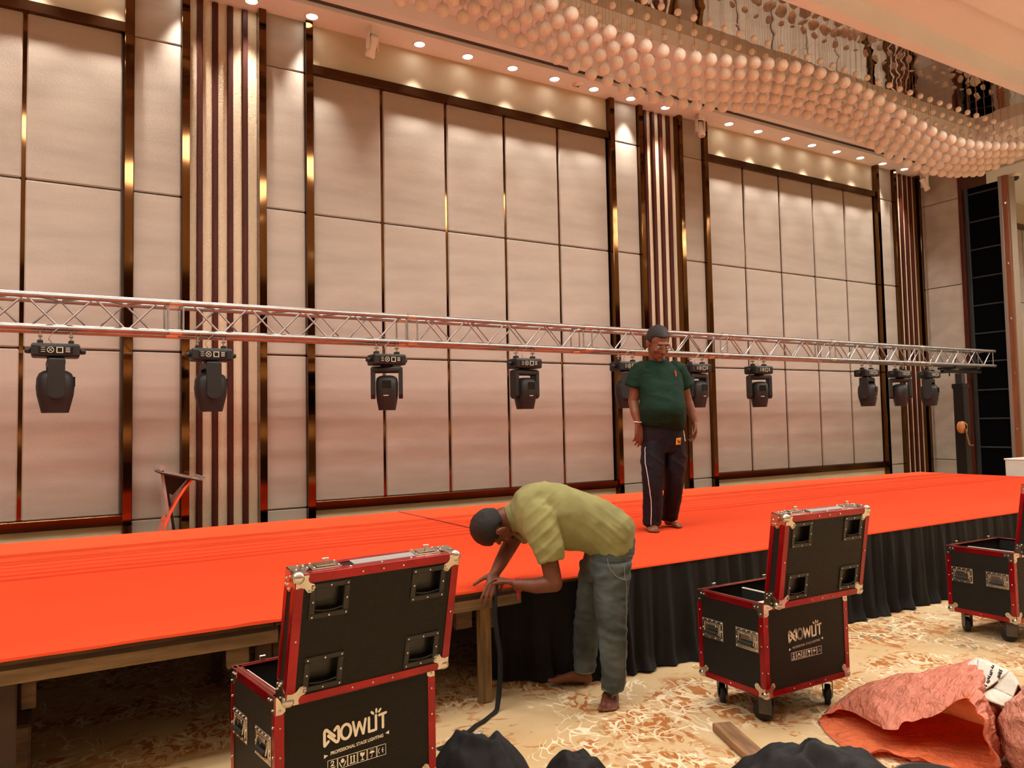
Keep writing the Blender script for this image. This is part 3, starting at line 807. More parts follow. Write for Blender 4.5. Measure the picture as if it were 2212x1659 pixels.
def icon_mesh():
    m = MB()
    x0, z0, w = .190, .302, .0393
    def S(pts, wd=.0022, closed=False): stroke2d(m, pts, wd, front_put, .0010, closed)
    for i in range(6):
        a = x0 + w*i; b = a + w - .003
        S([(a, z0), (b, z0), (b, z0+.0385), (a, z0+.0385)], .0018, True)
        c = (a+b)/2
        if i == 0:
            S([(c-.006, z0+.029), (c-.003, z0+.033), (c+.003, z0+.033), (c+.005, z0+.029), (c+.003, z0+.025), (c-.006, z0+.018), (c+.006, z0+.018)], .0035)
            S([(c-.010, z0+.011), (c+.010, z0+.011)], .003); S([(c-.010, z0+.005), (c+.010, z0+.005)], .003)
        elif i == 1:
            for k in range(5): S([(c-.005+.0025*k*1.0, z0+.018+.004*abs(2-k)*.4), (c-.005+.0025*k, z0+.031-.004*abs(2-k)*.5)], .004)
            S([(c-.012, z0+.020), (c-.008, z0+.010), (c-.004, z0+.005)], .0035); S([(c+.012, z0+.020), (c+.008, z0+.010), (c+.004, z0+.005)], .0035)
        elif i == 2:
            for s in (-1, 1):
                S([(c+s*.006, z0+.010), (c+s*.006, z0+.028)], .0045)
                m.add([front_put(c+s*.006-.005, z0+.028, .001), front_put(c+s*.006+.005, z0+.028, .001), front_put(c+s*.006, z0+.034, .001)], [(0, 1, 2)])
            S([(c-.011, z0+.006), (c+.011, z0+.006)], .003)
        elif i == 3:
            m.add([front_put(c-.010, z0+.033, .001), front_put(c-.008, z0+.022, .001), front_put(c, z0+.017, .001), front_put(c+.008, z0+.022, .001), front_put(c+.010, z0+.033, .001), front_put(c+.002, z0+.030, .001), front_put(c-.001, z0+.033, .001)], [(0, 1, 2, 3, 4, 5, 6)])
            S([(c, z0+.018), (c, z0+.007)], .003); S([(c-.006, z0+.006), (c+.006, z0+.006)], .003)
        elif i == 4:
            m.add([front_put(c+.011*cos(pi*k/10), z0+.020+.008*sin(pi*k/10), .001) for k in range(11)], [tuple(range(11))])
            S([(c, z0+.020), (c, z0+.008), (c-.002, z0+.006), (c-.005, z0+.007)], .0018)
            for k in range(4): S([(c-.007+.005*k, z0+.031), (c-.008+.005*k, z0+.034)], .0014)
        else:
            S([(c-.005+.008*cos(t)*.8-.001, z0+.019+.009*sin(t)) for t in [pi/2+.35+ (pi-.7)*k/8*1.0 for k in range(9)]], .0024)
            S([(c+.010+.008*cos(t)*.8-.001, z0+.019+.009*sin(t)) for t in [pi/2+.35+ (pi-.7)*k/8 for k in range(9)]], .0024)
            S([(c+.003, z0+.019), (c+.009, z0+.019)], .0024)
    # small arrows either side of the tag line
    for pts in (((.176, .352), (.176, .366), (.192, .360)), ((.437, .372), (.437, .386), (.421, .379))):
        m.add([front_put(x, z, .001) for x, z in pts], [(0, 1, 2)] if True else [])
    return m.mesh('handling_icons', MT['print'])
def tagline_mesh():
    cu = bpy.data.curves.new('tagline', 'FONT'); cu.body = 'PROFESSIONAL STAGE LIGHTING'; cu.size = .0165; cu.space_character = 1.02
    cu.extrude = .0004; cu.offset = .0004
    o = bpy.data.objects.new('tagline', cu); COL.objects.link(o)
    bpy.context.view_layer.update()
    me = bpy.data.meshes.new_from_object(o.evaluated_get(bpy.context.evaluated_depsgraph_get()))
    wd = max(v.co.x for v in me.vertices)
    for v in me.vertices:
        x, y = v.co.x*(.212/wd), v.co.y
        v.co = (.201+x, -.0008 - abs(v.co.z), .3585 + y + .010*(x/.212))
    bpy.data.objects.remove(o)
    me.materials.clear(); me.materials.append(MT['print'])
    return me
LOGO, ICONS, TAGL = logo_mesh(), icon_mesh(), tagline_mesh()

def edge_L(p, q, u, v, w=.030, th=.0025):
    """angle profile along p-q with flanges along unit directions u and v (pointing inwards on the two faces)"""
    p, q, u, v = Vector(p), Vector(q), Vector(u), Vector(v)
    m = MB()
    for a, b in ((u, v), (v, u)):
        pts = [p - b*th, p - b*th + a*w, p + a*w, p]
        pts2 = [x + (q-p) for x in pts]
        m.add(pts + pts2, [(0, 1, 2, 3), (7, 6, 5, 4), (0, 4, 5, 1), (1, 5, 6, 2), (2, 6, 7, 3), (3, 7, 4, 0)])
    # rounded outer nose
    m.tube([p - (u+v)*.0002, q - (u+v)*.0002], .0032, 8)
    return m
def corner_ball(c, dx, dy, dz):
    """pressed steel corner with a ball and a lobed plate on each of the three faces"""
    c = Vector(c); D_ = (Vector((dx, 0, 0)), Vector((0, dy, 0)), Vector((0, 0, dz)))
    poly = [(0, 0), (.044, 0), (.041, .016), (.047, .027), (.064, .034), (.070, .048), (.060, .062), (.044, .062), (.031, .046), (.017, .041), (0, .044)]
    m = MB()
    for i in range(3):
        a, b, n = D_[i], D_[(i+1) % 3], D_[(i+2) % 3]
        o = c - n*.0040
        top = [o + a*x + b*y for x, y in poly]; bot = [p + n*.003 for p in top]
        k = len(poly)
        m.add(top + bot, [tuple(range(k)), tuple(reversed(range(k, 2*k)))] + [(j, (j+1) % k, k+(j+1) % k, k+j) for j in range(k)])
        for x, y in ((.060, .046), (.048, .056)):
            p = o + a*x + b*y - n*.001
            m.ball(p, .0042, 8, 6)
    m.ball(c + (D_[0]+D_[1]+D_[2])*.011, .0225, 18, 12)
    return m
def brace_corner(c, dx, dy, dz):
    """flat steel corner brace for a rim corner: plates on two sides only"""
    c = Vector(c); X, Y, Z = Vector((dx, 0, 0)), Vector((0, dy, 0)), Vector((0, 0, dz))
    m = MB()
    for a, n in ((X, Y), (Y, X)):
        o = c - n*.004
        poly = [(0, 0), (.062, 0), (.062, .026), (.034, .030), (.034, .052), (.022, .060), (0, .060)]
        top = [o + a*x + Z*y for x, y in poly]; bot = [p + n*.003 for p in top]; k = len(poly)
        m.add(top + bot, [tuple(range(k)), tuple(reversed(range(k, 2*k)))] + [(j, (j+1) % k, k+(j+1) % k, k+j) for j in range(k)])
        for x, y in ((.050, .014), (.030, .014), (.014, .046)):
            m.ball(o + a*x + Z*y - n*.001, .0040, 8, 6)
    return m
def rivets_mesh(pts, nrm):
    m = MB(); n = Vector(nrm)
    for p in pts: m.ball(Vector(p) + n*.001, .0046, 8, 6)
    return m

def side_handle(y0, z0, parent):
    """chrome recessed spring handle on the x = 0 face, w .15 x h .10"""
    w, h = .15, .102
    p = MB()
    # dished plate: rim ring and inner box
    def ring(y, z, dw, dh, x0, x1, t):
        p.rbox((x0, y, z), (x1, y+dw, z+t), .0015); p.rbox((x0, y, z+dh-t), (x1, y+dw, z+dh), .0015)
        p.rbox((x0, y, z+t), (x1, y+t, z+dh-t), .0015); p.rbox((x0, y+dw-t, z+t), (x1, y+dw, z+dh-t), .0015)
    ring(y0, z0, w, h, -.0045, .0, .019)
    ring(y0+.017, z0+.017, w-.034, h-.034, -.007, .0, .004)
    p.box((-.0008, y0+.019, z0+.019), (.0002, y0+w-.019, z0+h-.019))
    for y, z in [(y0+.009+i*.033, z0+h-.008) for i in range(5)] + [(y0+.009+i*.044, z0+.008) for i in range(4)] + [(y0+.009, z0+h/2), (y0+w-.009, z0+h/2)]:
        p.ball((-.0052, y, z), .0042, 8, 6)
    o = p.build('handle_plate', MT['steel'], parent)
    g = MB().tube([(-.012, y0+.030, z0+.034), (-.012, y0+w-.030, z0+.034)], .010, 12)
    g.build('grip', MT['rubber'], o)
    b = MB().tube([(-.004, y0+.030, z0+.075), (-.008, y0+.024, z0+.060), (-.012, y0+.024, z0+.034), (-.012, y0+.032, z0+.034)], .0035, 8)
    b.tube([(-.004, y0+w-.030, z0+.075), (-.008, y0+w-.024, z0+.060), (-.012, y0+w-.024, z0+.034), (-.012, y0+w-.032, z0+.034)], .0035, 8)
    b.rbox((-.010, y0+.045, z0+.066), (-.002, y0+w-.045, z0+.080), .002)
    b.build('bail', MT['steel'], o)
    return o
ZINC = mat('shaded_zinc', (96, 92, 86), .42, .8, var=.2, vscale=20)  # castor forks: the shade under the case is put into this darker colour
def castor(x, y, ang, parent):
    M = rotz(ang, (x, y, 0))
    f = MB().rbox((-.045, -.04, .140), (.045, .04, .149), .003, M=M)
    f.lathe([(0, .126), (.026, .126), (.028, .142), (0, .142)], 16, M=M)
    for s in (-1, 1): f.rbox((s*.024-.002, -.032, .040), (s*.024+.002, .034, .132), .003, M=M)
    f.rbox((-.026, -.034, .120), (.026, .030, .130), .003, M=M)
    o = f.build('castor', ZINC, parent)
    MB().lathe([(0, -.020), (.022, -.020), (.026, -.014), (.049, -.015), (.052, -.010), (.052, .010), (.049, .015), (.026, .014), (.022, .020), (0, .020)], 26,
               M=M @ Matrix.Translation((0, .018, .052)) @ Matrix.Rotation(pi/2, 4, 'Y')).build('wheel', MT['rubber'], o)

def flight_case(x, y, rz, theta, label, inside):
    t = thing('flight_case', label, 'flight case', (x, y, 0), rz, 'black and red flight cases')
    W, D, z0, z1, s = CW, CD, CZ0, CZ1, .009
    fp = MB().box((0, 0, z0), (W, s, z1)).build('front_panel', MT['honey'], t)
    MB().box((0, D-s, z0), (W, D, z1)).build('back_panel', MT['honey'], t)
    sl = MB().box((0, s, z0), (s, D-s, z1)).build('side_panel', MT['honey'], t)
    MB().box((W-s, s, z0), (W, D-s, z1)).build('side_panel', MT['honey'], t)
    MB().box((s, s, z0), (W-s, D-s, z0+s)).build('base_panel', MT['honey'], t)
    link('logo', LOGO, fp); link('tagline', TAGL, fp); link('handling_icons', ICONS, fp)['kind'] = 'stuff'
    f = MB()
    f.box((s, s, z1-.20), (W-s, D-s, z1-.19))
    for a, b in (((s, s), (s+.012, D-s)), ((W-s-.012, s), (W-s, D-s)), ((s+.012, s), (W-s-.012, s+.012)), ((s+.012, D-s-.012), (W-s-.012, D-s))):
        f.box((a[0], a[1], z1-.19), (b[0], b[1], z1-.012))
    f.build('foam_lining', MT['foam'], t)
    for k, (xa, ya, xb, yb, zt) in enumerate(inside):
        MB().box((xa, ya, z1-.19), (xb, yb, zt-.004)).box((xa, ya, zt-.004), (xb, yb, zt), 1).build('divider', [MT['foam'], MT['pvc']], t)
    X, Y, Z = Vector((1, 0, 0)), Vector((0, 1, 0)), Vector((0, 0, 1))
    for (cx, sx) in ((0, 1), (W, -1)):
        for (cy, sy) in ((0, 1), (D, -1)):
            edge_L((cx, cy, z0), (cx, cy, z1), X*sx, Y*sy).build('edge_trim', MT['red_trim'], t)
    for zz, sz, w_ in ((z0, 1, .028), (z1, -1, .030)):
        for (cy, sy) in ((0, 1), (D, -1)): edge_L((0, cy, zz), (W, cy, zz), Y*sy, Z*sz, w_).build('edge_trim', MT['red_trim'], t)
        for (cx, sx) in ((0, 1), (W, -1)): edge_L((cx, 0, zz), (cx, D, zz), X*sx, Z*sz, w_).build('edge_trim', MT['red_trim'], t)
    r = MB()
    r.box((.010, .010, z1), (W-.010, .016, z1+.006)); r.box((.010, D-.016, z1), (W-.010, D-.010, z1+.006)); r.box((.010, .016, z1), (.016, D-.016, z1+.006)); r.box((W-.016, .016, z1), (W-.010, D-.016, z1+.006))
    r.build('rim_tongue', MT['steel'], t)
    for (cx, sx) in ((0, 1), (W, -1)):
        for (cy, sy) in ((0, 1), (D, -1)):
            corner_ball((cx, cy, z0), sx, sy, 1).build('ball_corner', MT['steel'], t)
            brace_corner((cx, cy, z1), sx, sy, -1).build('corner_brace', MT['steel'], t)
    side_handle(.036, .362, t); side_handle(.275, .362, t)
    rv = rivets_mesh([(.015, -.0025, z) for z in (.27, .40, .50)] + [(W-.015, -.0025, z) for z in (.27, .40, .50)] + [(xx, -.0025, z0+.014) for xx in (.2, .32, .44)], (0, -1, 0))
    q = rivets_mesh([(-.0025, .015, z) for z in (.27, .40, .50)] + [(-.0025, D-.015, z) for z in (.27, .40, .50)] + [(-.0025, yy, z0+.014) for yy in (.23,)], (-1, 0, 0))
    rv.add(q.v, q.f, 0, True); o = rv.build('rivet', MT['steel'], t); o['kind'] = 'stuff'
    for cx, cy, a in ((.085, .075, .4), (W-.085, .075, 2.2), (.085, D-.075, -.7), (W-.085, D-.075, 1.0)): castor(cx, cy, a, t)
    for xx in (.12, W-.12):   # latch keepers on the back rim
        MB().rbox((xx-.035, D-.002, z1-.05), (xx+.035, D+.004, z1), .002).rbox((xx-.012, D-.006, z1), (xx+.014, D+.006, z1+.022), .003).build('latch_keeper', MT['steel'], t)
    for xx in (.135, W-.135):
        MB().rbox((xx-.040, -.0055, z1-.032), (xx+.040, -.0025, z1), .001).tube([(xx-.040, -.008, z1+.004), (xx+.040, -.008, z1+.004)], .006, 8).ball((xx-.026, -.0065, z1-.018), .0045, 8, 6).ball((xx, -.0065, z1-.018), .0045, 8, 6).ball((xx+.026, -.0065, z1-.018), .0045, 8, 6).build('hinge', MT['steel'], t)
    # ---- the open lid, hinged on the lettered side
    ld = MB()
    holes = [(cx-.052, cx+.052, cy-.044, cy+.044) for cx in (.125, W-.125) for cy in (.098, D-.098)]
    gx = sorted({0, W} | {h[0] for h in holes} | {h[1] for h in holes}); gy = sorted({0, D} | {h[2] for h in holes} | {h[3] for h in holes})
    for a0, a1 in zip(gx[:-1], gx[1:]):
        for b0, b1 in zip(gy[:-1], gy[1:]):
            if not any(abs(a0-h[0]) < 1e-6 and abs(b0-h[2]) < 1e-6 for h in holes): ld.box((a0, b0, LT-s), (a1, b1, LT))
    ld.box((0, 0, 0), (W, s, LT-s)); ld.box((0, D-s, 0), (W, D, LT-s)); ld.box((0, s, 0), (s, D-s, LT-s)); ld.box((W-s, s, 0), (W, D-s, LT-s))
    lid = ld.build('lid', MT['honey'], t, (0, -.010, z1+.014), (theta, 0, 0))
    MB().box((s, s, .012), (W-s, D-s, .020)).build('lid_foam', MT['foam'], lid)
    for zz, sz in ((LT, -1), (0, 1)):
        for (cy, sy) in ((0, 1), (D, -1)): edge_L((0, cy, zz), (W, cy, zz), Y*sy, Z*sz, .028 if sz < 0 else .022).build('lid_trim', MT['red_trim'], lid)
        for (cx, sx) in ((0, 1), (W, -1)): edge_L((cx, 0, zz), (cx, D, zz), X*sx, Z*sz, .028 if sz < 0 else .022).build('lid_trim', MT['red_trim'], lid)
    for (cx, sx) in ((0, 1), (W, -1)):
        for (cy, sy) in ((0, 1), (D, -1)):
            corner_ball((cx, cy, LT), sx, sy, -1).build('ball_corner', MT['steel'], lid)
            brace_corner((cx, cy, 0), sx, sy, 1).build('corner_brace', MT['steel'], lid)
    pts = []
    for cx in (.125, W-.125):
        for cy in (.098, D-.098):
            a, b, h = .060, .058, .0
            d = MB()
            d.rbox((cx-.072, cy-.062, LT), (cx+.072, cy-.044, LT+.004), .0015); d.rbox((cx-.072, cy+.044, LT), (cx+.072, cy+.062, LT+.004), .0015)
            d.rbox((cx-.072, cy-.044, LT), (cx-.052, cy+.044, LT+.004), .0015); d.rbox((cx+.052, cy-.044, LT), (cx+.072, cy+.044, LT+.004), .0015)
            d.box((cx-.052, cy-.044, LT-.034), (cx+.052, cy+.044, LT-.030))
            d.box((cx-.052, cy-.044, LT-.03), (cx-.050, cy+.044, LT)); d.box((cx+.050, cy-.044, LT-.03), (cx+.052, cy+.044, LT)); d.box((cx-.052, cy-.044, LT-.03), (cx+.052, cy-.042, LT)); d.box((cx-.052, cy+.042, LT-.03), (cx+.052, cy+.044, LT))
            d.tube([(cx-.050, cy-.036+.010*(1-((i-5)/5)**2)*-1, LT+.002) if False else (cx-.050+.010*i, cy-.036+.006*((i-5)/5)**2, LT+.002) for i in range(11)], .0030, 6)
            d.build('wheel_dish', MT['dish'], lid)
            pts += [(cx+i*.062, cy+j*.053, LT+.004) for i in (-1, 0, 1) for j in (-1, 0, 1) if (i, j) != (0, 0)]
    pts += [(xx, 0.014, LT+.0025) for xx in (.24, .32, .40)] + [(xx, D-.014, LT+.0025) for xx in (.24, .32, .40)] + [(.014, D/2, LT+.0025), (W-.014, D/2, LT+.0025)]
    rr = rivets_mesh(pts, (0, 0, 1))
    for p in [(xx, D+.0025, LT-.014) for xx in (.2, .32, .44)]: rr.ball(p, .0046, 8, 6)
    o = rr.build('rivet', MT['steel'], lid); o['kind'] = 'stuff'
    for xx in (.12, W-.12):   # butterfly latches on the lid edge that now points up
        l = MB().rbox((xx-.055, D+.001, .006), (xx+.055, D+.006, .060), .002).rbox((xx-.035, D+.006, .014), (xx+.035, D+.011, .050), .002)
        l.tube([(xx, D+.011, .034), (xx, D+.030, .034)], .004, 6).tube([(xx-.012, D+.028, .034), (xx+.012, D+.028, .034)], .004, 6)
        for a in (-.045, .045): l.ball((xx+a, D+.0065, .012), .0045, 8, 6).ball((xx+a, D+.0065, .052), .0045, 8, 6)
        l.build('latch', MT['steel'], lid)
    MB().rbox((W/2-.10, D+.0005, .018), (W/2+.16, D+.004, .058), .001).build('edge_strip', mat('grey_edge_strip', (150, 148, 146), .45), lid)
    return t
Z1 = CZ1
flight_case(.672, 2.740, .122, 1.786, 'nearest open black and red flight case, in front of the bare stage edge',
            [(.03, .095, .42, .105, Z1-.03), (.022, .022, .05, .42, Z1-.012)])
flight_case(3.045, 2.690, -.010, 1.722, 'open black and red flight case between the crouching man and the orange sacks',
            [(.30, .03, .315, .42, Z1-.02), (.03, .13, .30, .14, Z1-.03), (.16, .14, .26, .22, Z1-.05), (.02, .02, .16, .13, Z1-.05)])
flight_case(5.472, 2.713, -.035, 1.722, 'open black and red flight case cut by the right edge, far along the stage skirt',
            [(.20, .03, .212, .42, Z1-.02), (.03, .12, .20, .13, Z1-.03), (.05, .13, .13, .30, Z1-.05)])
# ================================================================== the two men
R_ = Vector((.8576, -.5139, 0)).normalized()      # towards the picture's right
F_ = Vector((-.5139, -.8576, 0)).normalized()     # towards the hall
U_ = Vector((0, 0, 1))
def V(*a): return Vector(a)

class Flesh(MB):
    """overlapping closed shapes that are fused into one continuous skin afterwards"""
    def cap(s, p, q, r0, r1=None, n=14):
        p, q = Vector(p), Vector(q); r1 = r0 if r1 is None else r1
        s.tube([p, q], [r0, r1], n); s.ball(p, r0, n, 8); s.ball(q, r1, n, 8); return s
    def chain(s, pts, rs):
        for a, b, r0, r1 in zip(pts[:-1], pts[1:], rs[:-1], rs[1:]): s.cap(a, b, r0, r1)
        return s
    def flat(s, pts, rs, n=18):
        s.tube([Vector(p) for p in pts], rs, n); return s
    def ell(s, c, r, ax=None):
        M = Matrix.Translation(Vector(c))
        if ax is not None:
            m = Matrix.Identity(4)
            for i in range(3):
                for j in range(3): m[j][i] = ax[i][j]
            M = M @ m
        s.ball((0, 0, 0), tuple(r), 18, 12, M=M); return s
    def loft(s, secs, n=28, e=2.3):
        """secs: (centre, half vector a, half vector b)"""
        vs = []; fs = []
        for c, a, b in secs:
            for k in range(n):
                t = 2*pi*k/n; ct, st_ = cos(t), sin(t)
                vs.append(Vector(c) + Vector(a)*math.copysign(abs(ct)**(2/e), ct) + Vector(b)*math.copysign(abs(st_)**(2/e), st_))
        for i in range(len(secs)-1):
            for k in range(n): fs.append((i*n+k, i*n+(k+1) % n, (i+1)*n+(k+1) % n, (i+1)*n+k))
        s.add(vs, fs, 0, True); s.add(vs[:n], [tuple(range(n))]); s.add(vs[-n:], [tuple(range(n))]); return s
def spline(pts, m=4):
    """Catmull-Rom through section tuples of vectors"""
    out = []
    for i in range(len(pts)-1):
        p0, p1, p2, p3 = pts[max(i-1, 0)], pts[i], pts[i+1], pts[min(i+2, len(pts)-1)]
        for k in range(m):
            t = k/m
            out.append(tuple(.5*((2*Vector(b)) + (Vector(c)-Vector(a))*t + (2*Vector(a)-5*Vector(b)+4*Vector(c)-Vector(d))*t*t + (3*Vector(b)-Vector(a)-3*Vector(c)+Vector(d))*t**3)
                             for a, b, c, d in zip(p0, p1, p2, p3)))
    out.append(tuple(Vector(v) for v in pts[-1])); return out
def fuse(name, fl, voxel, it, m, parent=None, loc=(0, 0, 0), fold=None):
    me = fl.mesh(name+'_raw', m)
    o = bpy.data.objects.new(name+'_raw', me); COL.objects.link(o)
    r = o.modifiers.new('r', 'REMESH'); r.mode = 'VOXEL'; r.voxel_size = voxel
    sm = o.modifiers.new('s', 'SMOOTH'); sm.factor = .5; sm.iterations = it
    bpy.context.view_layer.update()
    out = bpy.data.meshes.new_from_object(o.evaluated_get(bpy.context.evaluated_depsgraph_get()))
    bpy.data.objects.remove(o); bpy.data.meshes.remove(me)
    out.name = name
    if fold:
        nr = [v.normal.copy() for v in out.vertices]
        for v, n in zip(out.vertices, nr): v.co += n*fold(v.co, n)
    out.materials.clear(); out.materials.append(m)
    out.polygons.foreach_set('use_smooth', [True]*len(out.polygons)); out.update()
    return link(name, out, parent, loc)

def head(fl, c, hf, hu, s=1.0):
    """skull, jaw, nose, brow, lips and ears in the head's own axes"""
    hx = hf.cross(hu).normalized(); ax = (hx*s, hf*s, hu*s)
    def P(x, y, z): return Vector(c) + hx*x*s + hf*y*s + hu*z*s
    fl.ell(P(0, -.012, .038), (.074, .094, .092), ax)
    fl.ell(P(0, .030, -.025), (.062, .066, .090), ax)
    fl.ell(P(0, .042, -.078), (.048, .046, .036), ax)
    fl.cap(P(0, .076, -.100), P(0, .070, -.092), .017*s)
    fl.cap(P(-.034, .083, .026), P(.034, .083, .026), .012*s)
    for q in (-1, 1):
        fl.ell(P(q*.040, .068, -.026), (.020, .022, .020), ax)
        fl.cap(P(q*.012, .098, -.036), P(q*.010, .090, -.034), .0095*s)
        fl.ell(P(q*.077, -.008, -.010), (.010, .021, .033), ax)
        fl.ell(P(q*.083, -.016, .006), (.007, .016, .018), ax)
    fl.cap(P(0, .094, .012), P(0, .116, -.032), .0085*s, .0135*s)
    fl.cap(P(-.018, .089, -.064), P(.018, .089, -.064), .0085*s)
    fl.cap(P(-.014, .087, -.074), P(.014, .087, -.074), .0085*s)
    return P, hx, ax
def hair(P, parent, m, name='hair', front=.055, seed=1, thick=.010):
    """short hair: a shell over the skull that dives into the head below the hairline"""
    b = MB(); nu, nv = 56, 30; vs = []
    for j in range(nv+1):
        t = pi*j/nv
        for i in range(nu):
            a = 2*pi*i/nu
            d = Vector((sin(t)*cos(a), sin(t)*sin(a), cos(t)))
            x, y, z = d.x*.074, -.012+d.y*.094, .038+d.z*.092
            # hairline: high over the brow, past the ears, low at the nape
            fr = max(0, d.y)
            line = -.045 + (.045+front)*min(1, max(0, (d.y+.25)/.85))**.7 + .012*abs(d.x)*fr*0
            if abs(d.x) > .80 and d.y < .35 and d.y > -.3: line = .004
            k = max(0, min(1, (z-line)/.014))
            g = -.012 + (thick+.012)*k + .0035*k*noise.noise(Vector((x*70, y*70, z*70+seed))) 
            n = Vector((d.x/.074, d.y/.094, d.z/.092)).normalized()
            vs.append(P(x+n.x*g, y+n.y*g, z+n.z*g))
    fs = [(j*nu+i, j*nu+(i+1) % nu, (j+1)*nu+(i+1) % nu, (j+1)*nu+i) for j in range(nv) for i in range(nu)]
    b.add(vs, fs, 0, True)
    return b.build(name, m, parent)
def hand(fl, w, d, pn, th, curl, s=1.0, spread=.10, thumb=(.55, .5)):
    """wrist w, direction d, palm normal pn, thumb side th; curl = bend of the four fingers"""
    d = Vector(d).normalized(); pn = (Vector(pn) - d*Vector(pn).dot(d)).normalized(); th = (Vector(th)-d*Vector(th).dot(d)); th = (th-pn*th.dot(pn)).normalized()
    w = Vector(w)
    ln = (.040, .044, .041, .031); off = (.027, .009, -.010, -.027); pal = (.088, .091, .086, .078)
    for k in range(4):
        b = w + d*pal[k]*s + th*off[k]*s
        fl.cap(w + d*.012*s + th*off[k]*.55*s, b, .0150*s, .0112*s, 10)
        c = curl[k]; dirv = (d + th*spread*(1.4-k)*.6).normalized(); p = b; L = ln[k]*s; r = (.0094-.0006*(k == 3))*s
        ang = 0
        for seg, (f_, cc) in enumerate(((1.0, .75), (.66, 1.0), (.52, .8))):
            ang += c*cc
            dv = (dirv*cos(ang) + pn*sin(ang)).normalized()
            q = p + dv*L*f_
            fl.cap(p, q, r, r*.92, 10); p = q; r *= .92
    a, bnd = thumb
    t0 = w + d*.022*s + th*.022*s
    d1 = (d*cos(a) + th*sin(a) + pn*.25).normalized(); t1 = t0 + d1*.042*s
    d2 = (d1*cos(bnd) + (d*.6+pn*.7).normalized()*sin(bnd)).normalized(); t2 = t1 + d2*.034*s; t3 = t2 + (d2+pn*.25).normalized()*.026*s
    fl.cap(t0, t1, .0150*s, .0115*s, 10); fl.cap(t1, t2, .0112*s, .0100*s, 10); fl.cap(t2, t3, .0100*s, .0085*s, 10)
def foot(fl, heel, toe, up=U_, s=1.0, lift=0.0):
    """bare foot with five toes; heel and toe are points on the sole"""
    heel, toe = Vector(heel), Vector(toe); d = (toe-heel); L = d.length; d.normalize()
    up = (Vector(up) - d*Vector(up).dot(d)).normalized(); sd = d.cross(up).normalized()
    return d, up, sd, L
def foot_shape(fl, heel, toe, big, up=U_, ankle=None, wide=1.2):
    """big = +1 when the big toe lies on the side d x up, -1 otherwise"""
    d, up, sd, L = foot(fl, heel, toe, up); sd = sd*big; h = Vector(heel)
    def P(x, y, z): return h + d*x*L + sd*y*L*wide + up*z*L
    fl.cap(P(.09, 0, .125), P(.10, 0, .13), .125*L)
    fl.cap(P(.12, .0, .17), P(.42, .05, .155), .13*L, .115*L); fl.cap(P(.15, -.05, .09), P(.62, -.10, .07), .088*L, .068*L)
    fl.cap(P(.42, .05, .15), P(.70, .07, .085), .112*L, .080*L); fl.cap(P(.55, .0, .10), P(.70, -.03, .075), .09*L, .072*L)
    fl.cap(P(.70, .08, .075), P(.68, -.12, .06), .072*L, .058*L)
    for k, (y, x1, r) in enumerate(((.115, .955, .052), (.045, .93, .036), (-.012, .895, .034), (-.065, .855, .032), (-.115, .81, .031))):
        fl.cap(P(.72-.012*k, y*.85, r/1.0+.012), P(x1-r, y, r+.002), r*L*1.02, r*L*.95, 10)
    if ankle is not None: fl.cap(P(.15, 0, .20), Vector(ankle), .145*L, .155*L)

SKIN1 = mat('skin_brown', (116, 70, 48), .5, var=.14, vscale=14, bump=.12, bscale=160, spec=.4)
SKIN2 = mat('skin_deep_brown', (108, 62, 42), .5, var=.14, vscale=14, bump=.12, bscale=160, spec=.4)
HAIR = mat('black_hair', (17, 15, 14), .5, var=.5, vscale=120, bump=.8, bscale=260)
def ridged(p, s, seed, st=(1, 1, 1)):
    q = Vector((p.x*st[0], p.y*st[1], p.z*st[2]))*s + Vector((seed*3.7, seed*1.9, seed*5.3))
    return 1-2*abs(noise.noise(q))

